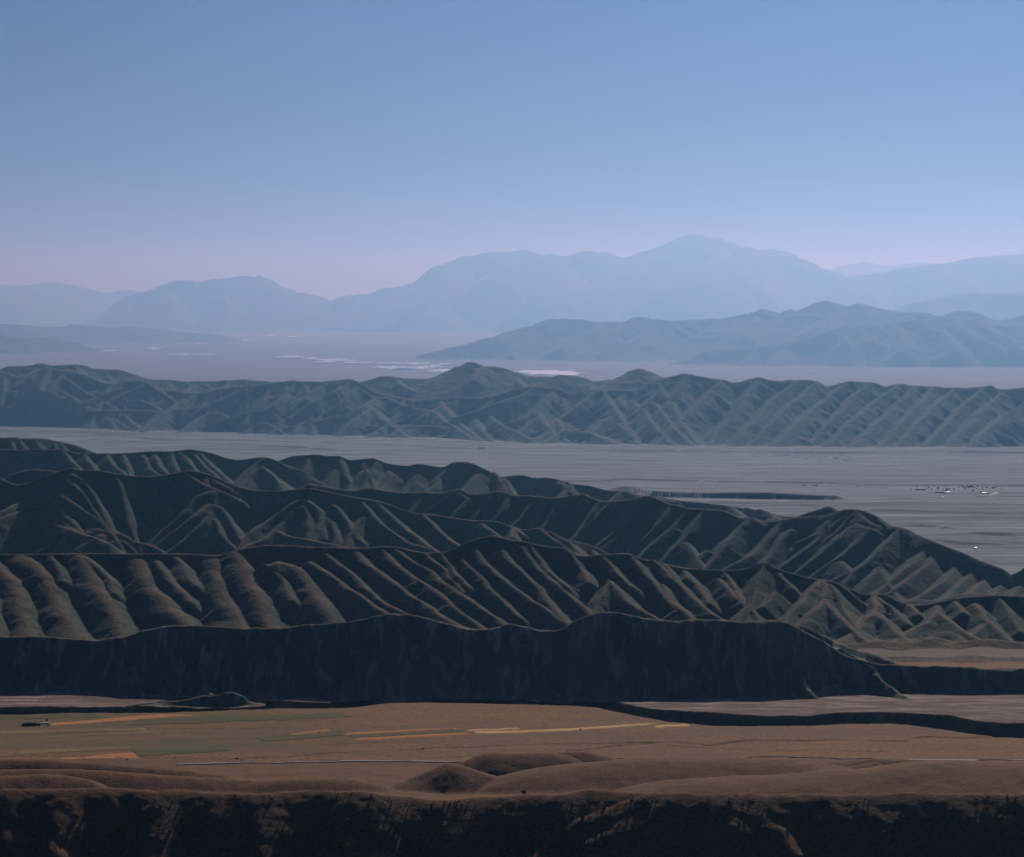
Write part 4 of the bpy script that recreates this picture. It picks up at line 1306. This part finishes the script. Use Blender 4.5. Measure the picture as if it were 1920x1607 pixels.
# ------------------------------------------------------------------ trees and shrubs
def leaf_material(name, c1, c2):
    m, nt, b = new_mat(name)
    n = NB(nt)
    nt.links.new(n.mix(n.rampf(n.noise(0.9, 3.0, 0.6), 0.35, 0.65), c1, c2), b.inputs["Base Color"])
    return m


MAT_LEAF = leaf_material("tree_leaves", (0.030, 0.055, 0.034), (0.055, 0.080, 0.045))
MAT_BUSH = leaf_material("scrub_leaves", (0.022, 0.030, 0.020), (0.050, 0.052, 0.034))
MAT_BARK = flat("bark", (0.06, 0.045, 0.035), 0.95)


def leaf_cloud(rng, n_leaf, rx, rz, zc, size, lobes=5):
    """leaf-sized faces scattered through several overlapping lobes"""
    cen = rng.normal(0, 0.42, (lobes, 3)) * np.array([rx, rx, rz * 0.8]) + np.array([0, 0, zc])
    rad = rng.uniform(0.45, 0.75, lobes)
    V, Fc = [], []
    for i in range(n_leaf):
        k = rng.integers(lobes)
        d = rng.normal(0, 1, 3)
        d /= np.linalg.norm(d)
        c = cen[k] + d * rad[k] * np.array([rx, rx, rz]) * rng.uniform(0.55, 1.0)
        c[2] = max(c[2], size * 0.3)
        a = rng.normal(0, 1, 3)
        a /= np.linalg.norm(a)
        b_ = np.cross(a, d + 0.2)
        b_ /= np.linalg.norm(b_) + 1e-6
        s_ = size * rng.uniform(0.6, 1.4)
        base = len(V)
        V += [c - a * s_ - b_ * s_ * 0.5, c + a * s_ * 0.2 - b_ * s_ * 0.8, c + a * s_ + b_ * s_ * 0.4, c - a * s_ * 0.3 + b_ * s_ * 0.8]
        Fc.append((base, base + 1, base + 2, base + 3))
    return np.array(V), np.array(Fc)


rngT = np.random.default_rng(5)


def trunk_mesh(h, r):
    bm = bmesh.new()
    ang = 0.0
    prev = None
    for zf, rf in ((0, 1.3), (0.2, 1.0), (0.55, 0.7), (1.0, 0.25)):
        ring = [bm.verts.new((r * rf * math.cos(2 * math.pi * i / 6) + 0.1 * zf * h * 0.3, r * rf * math.sin(2 * math.pi * i / 6), zf * h - 0.2)) for i in range(6)]
        if prev:
            for i in range(6):
                bm.faces.new([prev[i], prev[(i + 1) % 6], ring[(i + 1) % 6], ring[i]])
        prev = ring
    for k in range(3):                                   # limbs
        a = k * 2.1 + 0.4
        p0 = Vector((0.02 * h, 0, 0.45 * h + 0.06 * k * h))
        p1 = p0 + Vector((math.cos(a) * 0.22 * h, math.sin(a) * 0.22 * h, 0.26 * h))
        side = Vector((-math.sin(a), math.cos(a), 0)) * r * 0.35
        up = Vector((0, 0, r * 0.35))
        q0 = [bm.verts.new(p0 + side), bm.verts.new(p0 + up), bm.verts.new(p0 - side)]
        tip = bm.verts.new(p1)
        for i in range(3):
            bm.faces.new([q0[i], q0[(i + 1) % 3], tip])
    me = bpy.data.meshes.new("trunk")
    bm.to_mesh(me)
    bm.free()
    return me


CROWNS = []
for v_i in range(4):
    V, Fc = leaf_cloud(rngT, 150, 0.34, 0.36, 0.62, 0.075, 6)
    CROWNS.append(make_mesh("crown", V, Fc))
TALL = make_mesh("crown", *leaf_cloud(rngT, 170, 0.17, 0.44, 0.56, 0.06, 6))
TRUNK = trunk_mesh(0.7, 0.035)
for me_ in CROWNS + [TALL]:
    me_.materials.append(MAT_LEAF)
TRUNK.materials.append(MAT_BARK)


def tree(px, py, h_px, label, surf, group, crown=None):
    loc, mpp = locate(px, py, surf)
    h = h_px * mpp
    root = link("tree", None, None, label=label, cat="tree", group=group)
    root.location = loc
    root.rotation_euler.z = random.uniform(0, 6.28)
    w_ = random.uniform(0.9, 1.3)
    root.scale = (h * w_, h * w_, h)
    link("trunk", TRUNK, None, parent=root)
    link("crown", crown or random.choice(CROWNS), None, parent=root)
    return root


VT = "small dark trees scattered through the distant village"
for px, py, h, lb in ((1775.2, 922, 10.5, "tallest dark tree of the village, right above the white house"), (1758.8, 918, 6.5, "broad dark tree above the left end of the second barn"),
                      (1823.8, 921.5, 4.5, "lone round tree between the two groups of white houses"), (1839.8, 925.6, 6.0, "dark tree against the left wall of the right-hand white house"),
                      (1874.8, 939, 3.6, "lone dark bushy tree below the track at the right edge")):
    tree(px, py, h, lb, z_mid, None, TALL if h > 9 else None)
for px, py, h in ((1719.4, 914.5, 3.5), (1740.7, 917, 5.0), (1746.7, 918.5, 4.0), (1780.6, 918, 4.0), (1788, 918, 4.2), (1809, 917, 5.0), (1813, 915.5, 6.0), (1817, 916.5, 5.5), (1821, 915, 6.2),
                  (1826, 916, 5.0), (1831, 917, 3.4), (1842, 918, 5.2), (1849.5, 916, 4.6), (1855.5, 918, 3.4), (1862, 918, 6.0), (1867.6, 916, 5.0), (1709, 917.5, 2.6), (1685, 917.5, 2.4), (1878, 917, 3.2),
                  (1804, 914, 4.0), (1798, 915, 3.4), (1834, 913.5, 4.2), (1768, 918.5, 3.4)):
    tree(px, py, h, "small dark tree among the many scattered through the distant village", z_mid, VT)
RT = "tiny trees in loose rows on the far edge of the middle plain"
for px, py in ((1452, 854), (1458, 855), (1463, 854), (1467, 855), (1472, 854), (1476, 855), (1480, 854), (1494, 853.5), (1499, 855), (1511, 862), (1523, 855), (1527, 856), (1536, 859), (1540, 859.5), (1545, 859),
               (1549, 858), (1563, 860), (1567, 861), (1570, 860.5), (1575, 860.5), (1585, 860), (1589, 859), (1593, 859), (1597, 860), (1584, 865.5), (1589, 865.5), (1595, 865.5), (1600, 865.5), (1575, 855.5), (1580, 856),
               (1667, 860.5), (1673, 860), (1688, 860), (1692, 860.5), (1414, 855.5), (1420, 857)):
    tree(px, py, random.uniform(2.2, 3.4), "tiny dark tree in the far rows on the plain, " + ("left end" if px < 1505 else "middle" if px < 1620 else "right end"), z_mid, RT)
for px, py, h, lb in ((1394, 898, 2.8, "lone tiny tree left on the pale plain above the terrace bank"), (1456.7, 883, 2.4, "lone tiny tree on the pale stripes right of centre"), (1629.5, 886.5, 2.6, "lone tiny tree on the pale stripes above the village's left end"),
                      (1607, 913, 2.6, "lone tiny tree between the two sheds and the shrub row"), (899, 841, 3.2, "small tree at the left end of the lone dark barn")):
    tree(px, py, h, lb, z_mid, None)
for px in (1650, 1654, 1658, 1662):
    tree(px, 916, 2.6, "tiny tree in a short row left of the village", z_mid, "short row of four tiny trees")
tree(87.3, 1354.2, 6.6, "round dark tree behind the pale pen at the left edge", surface, None)

BUSH = []
for v_i in range(5):
    V, Fc = leaf_cloud(rngT, 34, 0.5, 0.42, 0.36, 0.20, 4)
    me_ = make_mesh("shrub", V, Fc)
    me_.materials.append(MAT_BUSH)
    BUSH.append((me_, V, Fc))
for px, py, h, lb in ((443.4, 1429.5, 4.2, "lone dark bush on the plain above the start of the pale road"), (598, 1374.5, 3.0, "small dark bush on the green patch left of the orange strips"), (1088, 1369.3, 3.0, "small dark bush below the golden stubble strips"),
                      (793, 1405, 3.0, "small dark bush on the wash in the middle of the plain"), (238, 1437.5, 3.2, "small dark bush above the lower left foreground mounds"), (981, 1456, 7.0, "dark bush in the hollow between the foreground humps"),
                      (89.5, 1362, 2.6, "small dark bush below the pale pen at the left edge")):
    loc, mpp = locate(px, py, surface)
    if px == 981:
        pw = at_depth(px, py, 2950.0)
        loc = Vector(to_world(np.array([[pw[0], pw[1], float(fg.sample(np.array([pw[0]]), np.array([pw[1]]))[0])]]))[0])
    o = link("shrub", BUSH[0][0], None, label=lb, cat="shrub", group="dark bushes on the near plain")
    o.location = loc
    o.scale = (h * mpp * 1.2,) * 3

# bushes on the steep near slope
cand = []
rngS = np.random.default_rng(23)
xs = rngS.uniform(-0.235, 0.235, 30000)
ds = rngS.uniform(2255, 2389, 30000)
pxs = xs * F_PX + 960
dens = 0.10 + 0.22 * smooth01(0.5 + 1.2 * fbm(xs * 40, ds / 45.0, 3, 301))
dens += 0.75 * smooth01((pxs - 830) / 90.0) * smooth01((1165 - pxs) / 60.0)
dens += 0.35 * smooth01((pxs - 640) / 60.0) * smooth01((860 - pxs) / 60.0)
crest_px = np.interp(pxs, fr_sheet.cx, fr_sheet.cy)
ok = rngS.uniform(0, 1, 30000) < dens * 0.36
X_, Y_ = xs[ok] * ds[ok], ds[ok]
Z_ = fg.sample(X_, Y_)
Wp = to_world(np.stack([X_, Y_, Z_], -1))
siz = rngS.uniform(0.30, 0.68, len(Wp)) * (1.0 + 0.5 * (rngS.uniform(0, 1, len(Wp)) > 0.85))
inside = (np.abs(xs[ok]) < 0.192) & (Y_ > 2300)
order = np.argsort(-(siz * inside))
for i in order[:300]:
    me_ = BUSH[i % 5][0]
    bx_ = float(Wp[i][0] / Wp[i][1]) * F_PX + 960
    where = ("in the bottom left corner" if bx_ < 320 else "left of the middle" if bx_ < 700 else "in the thick patch at bottom centre" if bx_ < 1180
             else "right of the diagonal rib" if bx_ < 1560 else "in the bottom right corner")
    o = link("shrub", me_, None, label="dark low bush on the steep foreground slope, " + where, cat="shrub", group="bushes on the steep foreground slope")
    o.location = Wp[i]
    o.rotation_euler.z = float(rngS.uniform(0, 6.28))
    o.scale = (float(siz[i]) * 1.3, float(siz[i]) * 1.3, float(siz[i]) * 0.9)
VV, FF, base = [], [], 0
for i in order[300:]:
    _, V, Fc = BUSH[i % 5]
    a = rngS.uniform(0, 6.28)
    ca, sa = math.cos(a), math.sin(a)
    sel = rngS.permutation(len(Fc))[:16]
    Fs = Fc[sel]
    W = V[Fs.ravel()]
    W = np.stack([W[:, 0] * ca - W[:, 1] * sa, W[:, 0] * sa + W[:, 1] * ca, W[:, 2]], -1) * siz[i] * 1.1 + Wp[i]
    VV.append(W)
    FF.append(np.arange(len(W)).reshape(-1, 4) + base)
    base += len(W)
print("bushes", len(order))
link("scrub_cover", make_mesh("scrub_cover", np.vstack(VV), np.vstack(FF)), MAT_BUSH, kind="stuff", label="smaller scrub spread over the steep foreground slope", cat="scrub")

# ------------------------------------------------------------------ haze
m = bpy.data.materials.new("hazy_air")
m.use_nodes = True
nt = m.node_tree
nt.nodes.clear()
o_ = nt.nodes.new("ShaderNodeOutputMaterial")
v_ = nt.nodes.new("ShaderNodeVolumePrincipled")
v_.inputs["Color"].default_value = (0.26, 0.60, 1.0, 1)
v_.inputs["Absorption Color"].default_value = (0.68, 0.12, 1, 1)
v_.inputs["Density"].default_value = 2.55e-5
v_.inputs["Anisotropy"].default_value = 0.65
nt.links.new(v_.outputs[0], o_.inputs["Volume"])
bm = bmesh.new()
bmesh.ops.create_cube(bm, size=1.0)
for v in bm.verts:
    v.co.x *= 700000.0
    v.co.y = -20000.0 if v.co.y < 0 else 145000.0
    v.co.z = -330.0 if v.co.z < 0 else 2850.0
me = bpy.data.meshes.new("haze")
bm.to_mesh(me)
bm.free()
link("haze", me, m, kind="stuff", label="pale blue haze filling the air between the ridges", cat="haze")
